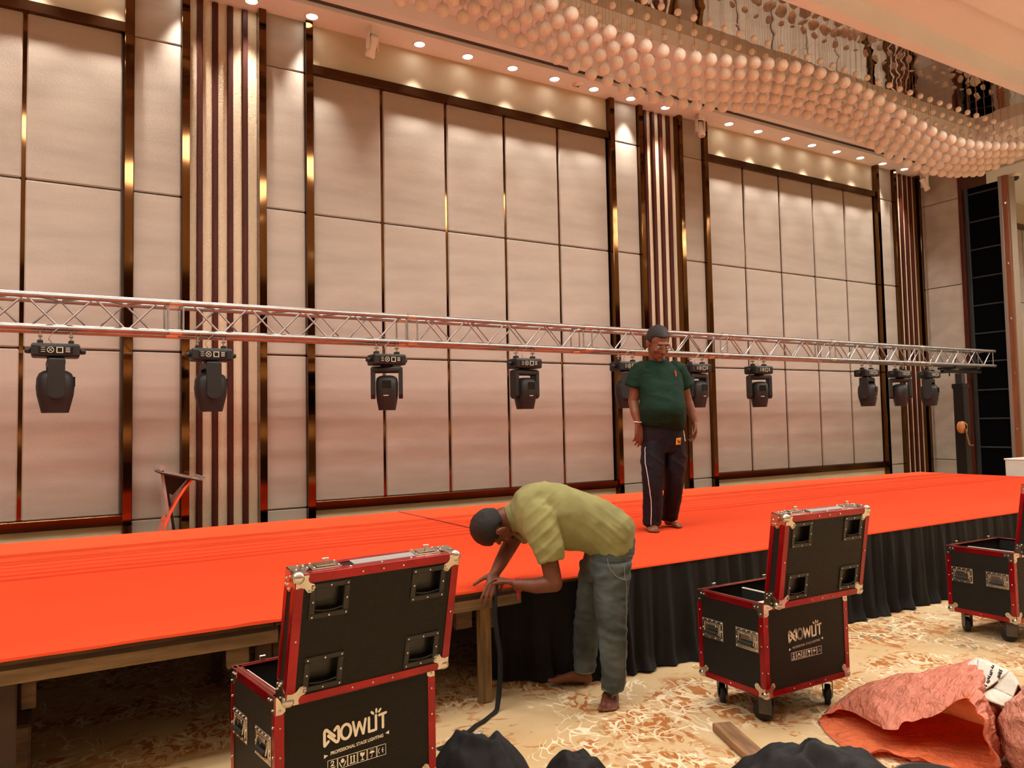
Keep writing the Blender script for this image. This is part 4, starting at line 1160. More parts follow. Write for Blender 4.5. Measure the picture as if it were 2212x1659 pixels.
# ------------------------------------------------------------------ man standing on the stage
def man_on_stage():
    B = V(4.38, 4.88, .635)
    fl = Flesh()
    ctr = lambda r, f, z: R_*r + F_*f + U_*z
    up0 = V(-.05, -.045, 0)
    # trunk under the clothes
    fl.loft(spline([(V(-.018, -.033, .70), R_*.135, F_*.10), (V(-.02, -.035, .80), R_*.15, F_*.11), (V(-.055, -.07, .95), R_*.15, F_*.13), (V(-.055, -.065, 1.08), R_*.15, F_*.125), (V(-.05, -.044, 1.22), R_*.165, F_*.11), (V(-.047, -.036, 1.31), R_*.15, F_*.085), (V(-.05, -.036, 1.37), R_*.07, F_*.062)]))
    hf = (F_*cos(.34)+R_*sin(.34)); hf = (hf*cos(.46) - U_*sin(.46)).normalized()
    hu = (U_ - hf*U_.dot(hf)).normalized()
    hc = V(-.088, -.080, 1.533)
    P, hx, ax = head(fl, hc, hf, hu, 1.10)
    fl.cap(V(-.052, -.028, 1.35), hc - hu*.055 - hf*.018, .064, .058)
    # arms
    fl.chain([V(-.185, .03, 1.32), V(-.222, .088, 1.065)], [.052, .044]); fl.chain([V(-.222, .088, 1.065), V(-.238, .045, .965), V(-.236, .015, .88)], [.044, .040, .029])
    fl.chain([V(.10, -.108, 1.325), V(.205, -.100, 1.058)], [.052, .044]); fl.chain([V(.205, -.100, 1.058), V(.218, -.130, .97), V(.216, -.160, .89)], [.044, .039, .028])
    hand(fl, V(-.236, .014, .876), V(-.01, -.05, -1), V(.15, .9, -.1), R_ + F_*.25, (.30, .34, .38, .42), 1.08)
    hand(fl, V(.216, -.160, .884), V(.02, -.10, -1), -R_ + F_*.1, F_*.8 - R_*.5, (.42, .52, .55, .60), 1.02, thumb=(.45, .6))
    # legs and feet
    fl.chain([V(-.09, .0, .70), V(-.125, -.02, .40), V(-.112, .035, .10)], [.085, .058, .042])
    fl.chain([V(.07, -.06, .70), V(.095, -.02, .40), V(.158, .120, .10)], [.085, .058, .042])
    foot_shape(fl, V(-.095, .075, 0), V(-.222, -.135, 0), -1, U_, V(-.112, .035, .12), 1.15)
    foot_shape(fl, V(.170, .165, 0), V(.142, -.070, 0), 1, U_, V(.158, .120, .12), 1.15)
    man = fuse('person', fl, .0055, 3, SKIN1, None, B)
    tag(man, 'man in green t-shirt, navy track pants and glasses walking barefoot on the red stage', 'person')
    # ---- t-shirt
    GREEN = mat('green_jersey', (15, 42, 30), .85, var=.15, vscale=8, bump=.2, bscale=300, spec=.2)
    sh = Flesh()
    tl = U_*.028
    sh.loft(spline([(V(-.040, -.052, .842), R_*.183 - U_*.026, F_*.140), (V(-.052, -.075, .90), R_*.184 - U_*.016, F_*.158), (V(-.066, -.095, .985), R_*.185, F_*.172), (V(-.056, -.078, 1.09), R_*.178, F_*.152), (V(-.050, -.048, 1.21), R_*.190, F_*.132), (V(-.047, -.038, 1.30), R_*.182, F_*.108), (V(-.045, -.033, 1.352), R_*.135, F_*.084), (V(-.050, -.033, 1.392), R_*.074, F_*.070), (V(-.054, -.034, 1.404), R_*.068, F_*.064)]), 32, 2.2)
    sh.flat([V(-.165, .022, 1.328), V(-.200, .048, 1.27), V(-.233, .072, 1.178)], [.080, .077, .071]); sh.ball(V(-.165, .022, 1.318), .074, 16, 10)
    sh.flat([V(.078, -.098, 1.328), V(.118, -.110, 1.27), V(.178, -.124, 1.180)], [.080, .077, .072]); sh.ball(V(.078, -.098, 1.318), .074, 16, 10)
    def fold(p, n):
        f = .006*ridged(p, 5.5, 1, (1, 1, 1.8)) + .003*ridged(p, 13, 2, (1, 1, 1.5))
        # drag lines from the armpit across the belly
        q = (p - V(-.15, -.1, 1.16)); a = q.z + .35*(p.dot(R_))
        f += .006*max(0, cos((a)*70))*max(0, 1-abs(p.z-1.10)/.12)*(.5+.5*noise.noise(p*4))
        if p.z < .88: f *= .5
        return f
    shirt = fuse('t_shirt', sh, .008, 3, GREEN, man, (0, 0, 0), fold)
    MB().tube([V(-.054, -.036, 1.402) + R_*.069*cos(2*pi*k/28) + F_*.066*sin(2*pi*k/28) - U_*(.018*max(0, sin(2*pi*k/28)) - .004) for k in range(29)], .0085, 8).build('collar', mat('collar_dark_green', (14, 42, 30), .85), shirt)
    # ---- track pants
    NAVY = mat('navy_track_cloth', (15, 14, 25), .75, var=.25, vscale=6, bump=.2, bscale=300, spec=.3)
    pt = Flesh()
    pt.loft(spline([(V(-.035, -.045, .895), R_*.160, F_*.125), (V(-.028, -.038, .80), R_*.172, F_*.135), (V(-.018, -.033, .71), R_*.172, F_*.125), (V(-.015, -.033, .64), R_*.150, F_*.105)]), 28)
    def leg(secs): pt.loft(spline(secs, 4), 22, 2.1)
    leg([(V(-.092, -.005, .72), R_*.092, F_*.112), (V(-.118, -.015, .56), R_*.092, F_*.104), (V(-.130, -.025, .38), R_*.082, F_*.090), (V(-.122, -.005, .21), R_*.077, F_*.082), (V(-.118, .022, .045), R_*.072, F_*.084)])
    leg([(V(.068, -.062, .72), R_*.094, F_*.112), (V(.080, -.062, .56), R_*.090, F_*.104), (V(.090, -.035, .38), R_*.077, F_*.088), (V(.120, .035, .20), R_*.071, F_*.078), (V(.150, .105, .050), R_*.064, F_*.076)])
    def fold2(p, n):
        f = .006*ridged(p, 5, 4, (1.3, 1.3, .7)) + .003*ridged(p, 14, 5)
        if p.z < .16: f += .005*cos(p.z*80+5*noise.noise(p*9))*(1-p.z/.16)
        f += .006*max(0, cos((p.z + .8*p.dot(R_))*60))*max(0, 1-abs(p.z-.58)/.16)
        return f
    pants = fuse('track_pants', pt, .008, 3, NAVY, man, (0, 0, 0), fold2)
    from mathutils.bvhtree import BVHTree
    def tree(o): return BVHTree.FromPolygons([v.co for v in o.data.vertices], [list(p.vertices) for p in o.data.polygons])
    tp, ts = tree(pants), tree(shirt)
    def on(t, p, lift=.002):
        h = t.find_nearest(Vector(p)); return h[0] + h[1]*lift
    WHITE = mat('white_piping', (216, 212, 206), .6)
    MB().tube([on(tp, p) for p in spline_pts([V(-.250, -.03, .70), V(-.238, -.045, .56), V(-.225, -.075, .38), V(-.205, -.075, .21), V(-.185, -.045, .05)], 8)], .0035, 6).build('side_piping', WHITE, pants)
    MB().tube([on(tp, p) for p in spline_pts([V(.140, -.12, .84), V(.158, -.135, .79), V(.160, -.150, .74)], 6)], .009, 6).build('side_flash', WHITE, pants)
    def patch(t, c, ux, uz, w, h, m, name, parent, lift, n=6):
        b = MB()
        def fn(u, v): return on(t, Vector(c) + ux*(u-.5)*w + uz*(v-.5)*h, lift)
        b.grid(fn, n, n); return b.build(name, m, parent)
    bc = V(.0115, -.20, .725)
    bd = patch(tp, bc, R_, U_, .060, .060, mat('badge_yellow', (226, 160, 34), .6), 'badge', pants, .003)
    BDK = mat('badge_maroon', (70, 24, 22), .6)
    patch(tp, bc + R_*.004 - U_*.004, R_, U_, .026, .016, BDK, 'emblem', bd, .0045, 3); patch(tp, bc - R_*.012 + U_*.008, R_, U_, .011, .014, BDK, 'emblem', bd, .0045, 3)
    patch(tp, bc + R_*.014 - U_*.015, R_, U_, .006, .012, BDK, 'emblem', bd, .0045, 2); patch(tp, bc - R_*.006 - U_*.015, R_, U_, .006, .012, BDK, 'emblem', bd, .0045, 2)
    patch(tp, bc + R_*.018 + U_*.010, R_, U_, .004, .022, BDK, 'emblem', bd, .0045, 2)
    RED = mat('chest_mark_red', (214, 70, 52), .6)
    lc = on(ts, V(-.005, -.23, 1.29), .004)
    nl = (lc - V(-.05, -.05, 1.28)); nl.z = 0; nl.normalize(); tx = U_.cross(nl).normalized()
    lm = MB()
    for pts, w0 in (([(-.005, .020), (-.003, .008), (.002, -.004), (.004, -.020)], .0055), ([(-.008, .024), (-.004, .018)], .0045), ([(.004, .002), (-.004, -.010)], .003), ([(.001, .012), (.009, .004)], .003)):
        lm.tube([lc + tx*x + U_*z for x, z in pts], w0, 8)
    lm.build('chest_mark', RED, shirt)
    # ---- head details
    hair(P, man, HAIR, front=.062)
    GL = mat('glasses_metal', (150, 120, 96), .25, .9)
    g = MB()
    for q in (-1, 1):
        g.tube([P(q*.033 + .026*math.copysign(abs(cos(a))**.8, cos(a)), .108, .0 + .0165*math.copysign(abs(sin(a))**.8, sin(a))) for a in [2*pi*k/24 for k in range(25)]], .0017, 6)
        g.tube([P(q*.059, .106, .006), P(q*.080, .05, .008), P(q*.084, -.01, .004)], .0016, 6)
    g.tube([P(-.008, .110, .004), P(0, .114, .007), P(.008, .110, .004)], .0016, 6)
    go = g.build('glasses', GL, man)
    LN = mat('clear_lens', (235, 230, 225), .04); LN.node_tree.nodes['Principled BSDF'].inputs['Transmission Weight'].default_value = .92; LN.node_tree.nodes['Principled BSDF'].inputs['IOR'].default_value = 1.02
    for q in (-1, 1):
        MB().add([P(q*.033 + .025*cos(2*pi*k/20), .1082, .0155*sin(2*pi*k/20)) for k in range(20)], [tuple(range(20))]).build('lens', LN, go)
    EYE_W, EYE_D = mat('eye_white', (190, 178, 166), .3), mat('eye_dark', (24, 16, 12), .2)
    for q in (-1, 1):
        e = MB().ball((0, 0, 0), .0115, 12, 8, M=Matrix.Translation(P(q*.031, .0785, .002))).build('eye', EYE_W, man)
        MB().ball((0, 0, 0), .0055, 10, 6, M=Matrix.Translation(P(q*.030, .0875, -.002))).build('iris', EYE_D, e)
        MB().tube([P(q*.016, .0965, .022), P(q*.034, .0975, .029), P(q*.052, .088, .024)], [.003, .0042, .0022], 8).build('eyebrow', HAIR, man)
    MB().tube([P(-.024, .094, -.055), P(0, .1005, -.050), P(.024, .094, -.055)], [.001, .002, .001], 8).build('moustache', mat('moustache_dark', (74, 44, 34), .8), man)
    MB().tube([V(-.237, .014, .892) + V(.033*cos(2*pi*k/24), .033*sin(2*pi*k/24), .004*sin(2*pi*k/24)) for k in range(25)], .0045, 6).ball(V(-.215, -.012, .889), (.012, .012, .008)).build('wristband', WHITE, man)
    return man
def spline_pts(pts, m=6):
    return [t[0] for t in spline([(p,) for p in pts], m)]
man1 = man_on_stage()

# ------------------------------------------------------------------ man bending over the stage edge
def bent_man():
    B = V(2.60, 3.55, 0)
    fl = Flesh()
    C_ = -F_*-1                                        # towards the hall
    far = -F_
    sp = [(V(.093, -.105, .80), .11), (V(.07, -.097, .90), .13), (V(-.028, -.042, .968), .135), (V(-.141, .024, 1.007), .14), (V(-.25, .088, 1.033), .135), (V(-.328, .135, 1.019), .10)]
    av = [V(.08, -.05, .02), V(.10, -.065, .062), V(.075, -.05, .105), V(.016, -.018, .135), V(.004, -.01, .135), V(-.02, 0, .10)]
    fl.loft(spline([(c, a*.85, F_*d*.95) for (c, d), a in zip(sp, av)]), 26)
    hu = (-R_*.90 - U_*.42 + F_*.10).normalized(); hf = (R_*.40 - U_*.82 - F_*.50).normalized(); hf = (hf - hu*hf.dot(hu)).normalized()
    hc = V(-.455, .222, .965)
    P, hx, ax = head(fl, hc, hf, hu, 1.07)
    fl.cap(V(-.335, .14, 1.015), hc - hu*.055 - hf*.025, .064, .060)
    # near arm: bent, forearm back towards the edge
    wn = V(-.440, .040, .668)
    fl.chain([V(-.330, -.035, 1.02), V(-.296, -.108, .680)], [.056, .046]); fl.chain([V(-.296, -.108, .680), V(-.365, -.040, .664), wn], [.047, .042, .029])
    hand(fl, wn, V(-.42, .88, .16), V(-.35, -.25, -.9), V(-.75, -.45, .45), (.55, .75, .85, .95), 1.0, thumb=(.35, .5))
    # far arm: straight down to the edge, hand spread over it
    wf = V(-.490, .185, .712)
    fl.chain([V(-.215, .285, 1.0), V(-.352, .275, .815)], [.056, .045]); fl.chain([V(-.352, .275, .815), V(-.43, .225, .755), wf], [.045, .038, .029])
    hand(fl, wf, V(-.45, -.42, -.62), V(.12, .80, -.55), -R_ + U_*.25 + F_*.1, (.26, .34, .36, .40), 1.04, spread=.16, thumb=(.85, .2))
    # legs
    fl.chain([V(.045, -.165, .76), V(.012, -.20, .40), V(.052, -.150, .10)], [.080, .056, .043])
    fl.chain([V(.085, .02, .74), V(.082, .128, .38), V(.10, .165, .12)], [.080, .056, .043])
    foot_shape(fl, V(.098, -.080, 0), V(-.085, -.262, 0), 1, U_, V(.050, -.150, .12), 1.35)
    foot_shape(fl, V(.115, .150, .001), V(-.125, .275, .034), -1, U_ + V(.1, 0, 0), V(.098, .160, .14), 1.15)
    man = fuse('person', fl, .0055, 3, SKIN2, None, B)
    tag(man, 'barefoot man in olive polo shirt and grey jeans bending over the stage edge', 'person')
    # ---- polo shirt
    OLIVE = mat('olive_pique', (136, 134, 88), .85, var=.28, vscale=4, bump=.25, bscale=320, spec=.2)
    sh = Flesh()
    S = [(V(.098, -.108, .805), V(.088, -.056, .024), F_*.158), (V(.072, -.098, .897), V(.122, -.078, .070), F_*.165), (V(-.028, -.042, .958), V(.090, -.062, .132), F_*.165), (V(-.141, .024, 1.005), V(.020, -.022, .168), F_*.17),
         (V(-.25, .088, 1.031), V(.006, -.014, .165), F_*.175), (V(-.328, .135, 1.018), V(-.022, .002, .140), F_*.160), (V(-.358, .153, 1.012), V(-.020, .006, .092), F_*.100), (V(-.372, .161, 1.008), V(-.020, .007, .078), F_*.078)]
    sh.loft(spline(S), 34, 2.3)
    sh.flat([V(-.318, -.010, 1.045), V(-.325, -.045, .96), V(-.315, -.088, .86), V(-.307, -.100, .800)], [.092, .092, .080, .070]); sh.ball(V(-.318, -.005, 1.045), .09, 18, 12)
    sh.flat([V(-.205, .265, 1.02), V(-.262, .282, .925), V(-.295, .283, .880)], [.085, .078, .070]); sh.ball(V(-.205, .26, 1.02), .085, 18, 12)
    def fold(p, n):
        f = .008*ridged(p, 5, 11, (1, 1, 1)) + .004*ridged(p, 12, 12)
        # long pulls from the shoulder towards the hip, creases where the sleeve bends
        t = p.dot(R_); h = p.z
        f += .007*max(0, cos((h*1.0 + t*.75)*85 + 2*noise.noise(p*3)))*max(0, 1-abs(t-.10)/.17)*max(0, 1-abs(h-.95)/.22)
        f += .006*max(0, cos((h*.9 - t*.8)*95))*max(0, 1-abs(t+.25)/.12)
        return f
    polo = fuse('polo_shirt', sh, .008, 3, OLIVE, man, (0, 0, 0), fold)
    cl = Flesh()
    ring = [V(-.374, .162, 1.008) + V(-.020, .007, .078)*cos(2*pi*k/30)*1.02 + F_*.080*sin(2*pi*k/30) for k in range(31)]
    ring2 = [V(-.398, .176, 1.000) + V(-.022, .008, .070)*cos(2*pi*k/30) + F_*.072*sin(2*pi*k/30) for k in range(31)]
    MB().add(ring + ring2, [(i, i+1, 32+i, 31+i) for i in range(30)], 0, True).tube(ring2, .004, 6).tube(ring, .004, 6).build('collar', OLIVE, polo)
    # ---- jeans
    DENIM = mat('grey_denim', (84, 92, 92), .85, var=.2, vscale=6, bump=.25, bscale=380, spec=.2, dark=(58, 66, 67))
    pt = Flesh()
    pt.loft(spline([(V(.090, -.105, .865), V(.105, -.066, .03), F_*.148), (V(.085, -.100, .80), V(.112, -.068, .025), F_*.158), (V(.070, -.090, .72), V(.108, -.066, .015), F_*.150), (V(.060, -.080, .66), V(.085, -.055, 0), F_*.125)]), 28)
    def leg(secs): pt.loft(spline(secs, 4), 22, 2.1)
    leg([(V(.045, -.168, .76), R_*.105, F_*.100), (V(.022, -.185, .58), R_*.086, F_*.088), (V(.012, -.204, .397), R_*.068, F_*.076), (V(.014, -.200, .242), R_*.063, F_*.072), (V(.030, -.172, .088), R_*.054, F_*.070)])
    leg([(V(.085, .005, .74), R_*.098, F_*.095), (V(.088, .076, .53), R_*.080, F_*.082), (V(.082, .128, .36), R_*.066, F_*.072), (V(.090, .158, .20), R_*.062, F_*.068), (V(.092, .172, .085), R_*.056, F_*.064)])
    def fold2(p, n):
        f = .009*ridged(p, 6, 21, (1.2, 1.2, .8)) + .005*ridged(p, 14, 22, (1, 1, 1.6))
        if p.z < .26: f += .0055*cos(p.z*105 + 3*noise.noise(p*7))*(1-p.z/.26)
        f += .006*cos((p.z + .4*p.dot(R_))*90)*max(0, 1-abs(p.z-.40)/.07)
        f += .005*cos((p.z - .5*p.dot(R_))*75)*max(0, 1-abs(p.z-.70)/.08)
        return f
    jeans = fuse('jeans', pt, .008, 3, DENIM, man, (0, 0, 0), fold2)
    from mathutils.bvhtree import BVHTree
    tj = BVHTree.FromPolygons([v.co for v in jeans.data.vertices], [list(p.vertices) for p in jeans.data.polygons])
    def on(p, lift=.002):
        h = tj.find_nearest(Vector(p)); return h[0] + h[1]*lift
    ST = mat('denim_seam', (112, 116, 106), .85)
    MB().tube([on(p) for p in spline_pts([V(.040, -.29, .76), V(.055, -.30, .58), V(.050, -.30, .40), V(.045, -.29, .24), V(.055, -.27, .10)], 8)], .0022, 5).build('side_seam', ST, jeans)
    MB().tube([on(p) for p in spline_pts([V(-.035, -.235, .80), V(-.030, -.25, .745), V(.005, -.27, .70), V(.045, -.29, .685)], 6)], .0028, 5).build('pocket_edge', ST, jeans)
    MB().tube([on(p) for p in spline_pts([V(.10, -.29, .80), V(.15, -.27, .79), V(.19, -.24, .80)], 6)], .0026, 5).build('pocket_edge', ST, jeans)
    for c, nx in ((V(.030, -.172, .088), 1), (V(.092, .172, .085), 1)):
        MB().tube([c + R_*.0565*cos(2*pi*k/24) + F_*.070*sin(2*pi*k/24) + U_*.002 for k in range(25)], .005, 6).build('cuff', ST, jeans)
    hair(P, man, HAIR, front=.046, seed=5, thick=.010)
    MB().tube([wn + V(-.42, .88, .16).normalized()*-.012 + (R_*.55+F_*.2).normalized()*.031*cos(2*pi*k/20) + U_*.033*sin(2*pi*k/20) for k in range(21)], .0055, 6).tube([wn + V(.01, .0, -.035), wn + V(.008, -.004, -.060), wn + V(.012, -.002, -.085)], [.006, .008, .004], 6).build('wrist_thread', mat('red_thread', (176, 24, 44), .7), man)
    return man
man2 = bent_man()
# ================================================================== sacks, dark cloths, plank, strap
from mathutils import kdtree
def crumpled(name, rgb, rough=.5, deep=.8):
    """woven plastic with sharp creases: ridged relief over a fine weave"""
    m = mat(name, rgb, rough, var=.14, vscale=9, coat=.12)
    nt = m.node_tree; N = nt.nodes; L = nt.links; b = N['Principled BSDF']
    tc = N.new('ShaderNodeTexCoord'); last = None
    for sc, st, amt in ((11, (1, 1, 1), .030), (26, (.6, 1.4, 1), .014), (60, (1, 1, 1), .005)):
        mp = N.new('ShaderNodeMapping'); mp.inputs['Scale'].default_value = st; L.new(tc.outputs['Object'], mp.inputs[0])
        n = N.new('ShaderNodeTexNoise'); n.inputs['Scale'].default_value = sc; n.inputs['Detail'].default_value = 1.5; n.inputs['Distortion'].default_value = .6; L.new(mp.outputs[0], n.inputs['Vector'])
        a = N.new('ShaderNodeMath'); a.operation = 'SUBTRACT'; a.inputs[1].default_value = .5; L.new(n.outputs['Fac'], a.inputs[0])
        c = N.new('ShaderNodeMath'); c.operation = 'ABSOLUTE'; L.new(a.outputs[0], c.inputs[0])
        q = N.new('ShaderNodeMath'); q.operation = 'MULTIPLY_ADD'; q.inputs[1].default_value = -amt*6
        L.new(c.outputs[0], q.inputs[0]); q.inputs[2].default_value = 0
        if last: L.new(last, q.inputs[2])
        last = q.outputs[0]
    bp = N.new('ShaderNodeBump'); bp.inputs['Strength'].default_value = deep; bp.inputs['Distance'].default_value = .35
    L.new(last, bp.inputs['Height']); L.new(bp.outputs[0], b.inputs['Normal']); return m
MT['sack'] = crumpled('orange_sack', (224, 148, 122))
MT['sack_in'] = crumpled('sack_inside', (238, 128, 78), .55)
MT['sack_pink'] = crumpled('pinkish_sack', (188, 122, 100), .6)
MT['sack_white'] = crumpled('white_sack', (214, 208, 196), .5, .3)
MT['cloth_dark'] = mat('dark_cloth', (28, 28, 31), .8, var=.2, vscale=5, bump=.35, bscale=350, spec=.3)
MT['cloth_black'] = mat('black_bundle', (16, 16, 18), .7, var=.2, vscale=5, bump=.3, bscale=350, spec=.35)
def let_through(m, share, rgb):
    nt = m.node_tree; N = nt.nodes; L = nt.links
    tr = N.new('ShaderNodeBsdfTranslucent'); tr.inputs[0].default_value = lin(rgb); mx = N.new('ShaderNodeMixShader'); mx.inputs[0].default_value = share
    b = N['Principled BSDF']; L.new(b.outputs[0], mx.inputs[1]); L.new(tr.outputs[0], mx.inputs[2]); L.new(mx.outputs[0], N['Material Output'].inputs[0])
let_through(MT['sack'], .35, (240, 120, 70)); let_through(MT['sack_in'], .35, (244, 112, 56))
def crumple(p, s, amp, seed=0):
    """sharp folds: ridged noise"""
    q = Vector(p)*s + Vector((seed*7.3, seed*3.1, seed*1.7))
    n = 1-2*abs(noise.noise(q)); m = 1-2*abs(noise.noise(q*2.1+Vector((4, 9, 2))))
    return amp*(n + .45*m)
def heap(cx, cy, rx, ry, h, ang, seed, m, name, label, cat, amp=.02, s=6.0, power=1.0, group=None, nr=26, na=72, edge=.25):
    """a low cloth heap with folds resting on the floor"""
    b = MB(); vs = [(0, 0, h)]; fs = []
    for j in range(1, nr+1):
        q = j/nr
        for k in range(na):
            a = 2*pi*k/na
            rr = 1 + edge*noise.noise(Vector((cos(a)*1.6, sin(a)*1.6, seed)))+ .10*noise.noise(Vector((cos(a)*5, sin(a)*5, seed+3)))
            x, y = rx*q*rr*cos(a), ry*q*rr*sin(a)
            z = h*(1-q**2.4)**power*(1+.35*noise.noise(Vector((x*5, y*5, seed+9))))
            z += crumple((x, y, 0), s, amp, seed)*(1-q*q)*1.2 
            vs.append((x, y, max(.003 + (0 if q == 1 else .004), z)))
    for k in range(na):
        fs.append((0, 1+k, 1+(k+1) % na))
        for j in range(nr-1):
            o = 1+j*na
            fs.append((o+k, o+na+k, o+na+(k+1) % na, o+(k+1) % na))
    last = 1+(nr-1)*na
    fs.append(tuple(last+k for k in reversed(range(na))))
    b.add(vs, fs, 0, True)
    o = b.build(name, m, None, (cx, cy, 0), (0, 0, ang))
    return tag(o, label, cat, group)
heap(1.60, 2.99, .24, .24, .15, -.5, 1, MT['cloth_dark'], 'cloth_bundle', 'charcoal cloth bundle on the carpet right beside the nearest flight case', 'cloth', .045, 7, group='dark cloths on the floor')
heap(2.00, 2.84, .125, .125, .075, .2, 2, MT['cloth_black'], 'cloth_bundle', 'small black cloth bundle alone at the bottom edge below the bare foot', 'cloth', .030, 9, group='dark cloths on the floor')
heap(2.70, 2.14, .40, .21, .14, -.55, 3, MT['cloth_black'], 'cloth_bundle', 'long black cloth bundle lying between the plank and the open orange sack', 'cloth', .045, 6, group='dark cloths on the floor')
t = thing('black_cushion', 'round black padded cushion with a piped rim in front of the open orange sack', 'cushion', (2.98, 1.80, 0))
MB().lathe([(0, .125), (.10, .123), (.14, .115), (.165, .09), (.17, .05), (.16, .008), (.12, 0), (0, 0)], 36).build('cushion_pad', MT['cloth_black'], t)
MB().tube([(.158*cos(2*pi*k/40), .158*sin(2*pi*k/40), .103) for k in range(41)], .006, 6).build('piping', mat('piping_grey', (58, 54, 52), .6), t)

# plank lying on the carpet
pl = MB().rbox((-.21, -.048, 0), (.21, .048, .040), .004)
o = pl.build('wooden_plank', mat('plank_wood', (140, 104, 70), .75, var=.4, vscale=6, stretch=(.6, 6, 6), bump=.3, bscale=50), None, (2.775, 2.615, .001), (0, 0, radians(68)))
tag(o, 'short weathered wooden plank sticking out from under the black cloth', 'plank')

# ---- open woven sack lying on its side: rings of points from the mouth to the closed end
MT['sack'].node_tree.nodes['Principled BSDF'].inputs['Coat Roughness'].default_value = .35
rings = [
 [(3.345,2.60,.02),(3.433,2.515,.065),(3.324,2.222,.09),(3.372,2.142,.13),(3.414,2.053,.19),(3.467,1.986,.26),(3.419,1.885,.27),(3.382,1.831,.16),(3.382,1.80,.012),(3.333,1.978,.02),(3.219,2.171,.05),(3.139,2.229,.02),(3.20,2.432,.01)],
 [(3.40,2.61,.02),(3.50,2.57,.085),(3.47,2.40,.15),(3.50,2.28,.19),(3.53,2.14,.25),(3.57,2.03,.30),(3.52,1.93,.29),(3.49,1.87,.15),(3.48,1.86,.008),(3.45,2.0,.006),(3.38,2.2,.006),(3.33,2.3,.006),(3.33,2.48,.006)],
 [(3.50,2.62,.02),(3.62,2.60,.09),(3.68,2.48,.17),(3.70,2.36,.21),(3.72,2.23,.27),(3.74,2.09,.34),(3.68,1.98,.31),(3.64,1.93,.15),(3.62,1.93,.006),(3.6,2.05,.004),(3.56,2.25,.004),(3.52,2.38,.004),(3.48,2.52,.004)],
 [(3.70,2.62,.02),(3.80,2.60,.07),(3.86,2.50,.14),(3.90,2.38,.18),(3.92,2.26,.23),(3.90,2.13,.29),(3.84,2.03,.26),(3.80,1.98,.12),(3.78,1.98,.006),(3.78,2.08,.004),(3.76,2.27,.004),(3.73,2.40,.004),(3.70,2.52,.004)],
 [(3.92,2.56,.02),(3.96,2.55,.05),(4.0,2.48,.08),(4.02,2.38,.10),(4.02,2.28,.12),(4.0,2.18,.14),(3.97,2.10,.12),(3.95,2.06,.06),(3.94,2.06,.006),(3.95,2.12,.004),(3.95,2.28,.004),(3.94,2.40,.004),(3.93,2.50,.004)]]
def cyc(ring, m):
    n = len(ring); out = []
    for i in range(n):
        p0, p1, p2, p3 = (Vector(ring[(i+k) % n]) for k in (-1, 0, 1, 2))
        for k in range(m):
            t = k/m
            out.append(.5*((2*p1) + (p2-p0)*t + (2*p0-5*p1+4*p2-p3)*t*t + (3*p1-p0-3*p2+p3)*t**3))
    return out
fine = [cyc(r, 14) for r in rings]
na = len(fine[0])
cols = []
for i in range(na):
    col = spline_pts([r[i] for r in fine], 14); cols.append(col)
nv = len(cols[0])
ctr_ = [sum((cols[i][j] for i in range(na)), Vector())/na for j in range(nv)]
vs = []
for j in range(nv):
    for i in range(na):
        p = cols[i][j]; q = (p-ctr_[j]); q.normalize()
        a = .022*ridged(p, 8, 31, (1, 1, 1)) + .016*ridged(p, 19, 32, (.6, 1.3, 1)) + .008*ridged(p, 42, 33, (.6, 1.3, 1))
        if j < 3: a = a*.6 + .007*sin(i*.7)
        p = p + q*a*(.35 if p.z < .012 else 1)
        vs.append((p.x, p.y, max(.004, p.z)))
fs = [(j*na+i, (j+1)*na+i, (j+1)*na+(i+1) % na, j*na+(i+1) % na) for j in range(nv-1) for i in range(na)]
fs.append(tuple((nv-1)*na+i for i in range(na)))
b = MB().add(vs, fs, 0, True)
sk = b.build('woven_sack', [MT['sack'], MT['sack_in']])
# lining: the inner skin in the stronger orange
lv = []
for j in range(nv-1):
    for i in range(na):
        p = Vector(vs[j*na+i]); q = (ctr_[j]-p); q.normalize(); p = p + q*(.0045 if j else .001); lv.append((p.x, p.y, max(.0065, p.z)))
MB().add(lv, [(j*na+i, j*na+(i+1) % na, (j+1)*na+(i+1) % na, (j+1)*na+i) for j in range(nv-2) for i in range(na)], 0, True).build('lining', MT['sack_in'], sk)
tag(sk, 'crumpled orange woven sack lying open with its mouth towards the black cushion', 'sack', 'woven sacks')
INK = mat('purple_ink', (122, 62, 84), .7)
def nearest_on(o, p, lift=.003):
    ok, co, no, idx = o.closest_point_on_mesh(Vector(p)); return co + no*lift
bpy.context.view_layer.update()
for arc in ([(3.73, 2.10, .345), (3.70, 2.11, .335), (3.69, 2.085, .33), (3.70, 2.06, .335), (3.685, 2.04, .325), (3.66, 2.05, .315)], [(3.71, 2.03, .335), (3.69, 2.01, .32), (3.67, 2.02, .315), (3.66, 2.0, .305), (3.63, 2.0, .295)]):
    MB().tube([nearest_on(sk, p, .005) for p in spline_pts([Vector(p) for p in arc], 5)], .0022, 5).build('ink_mark', INK, sk)

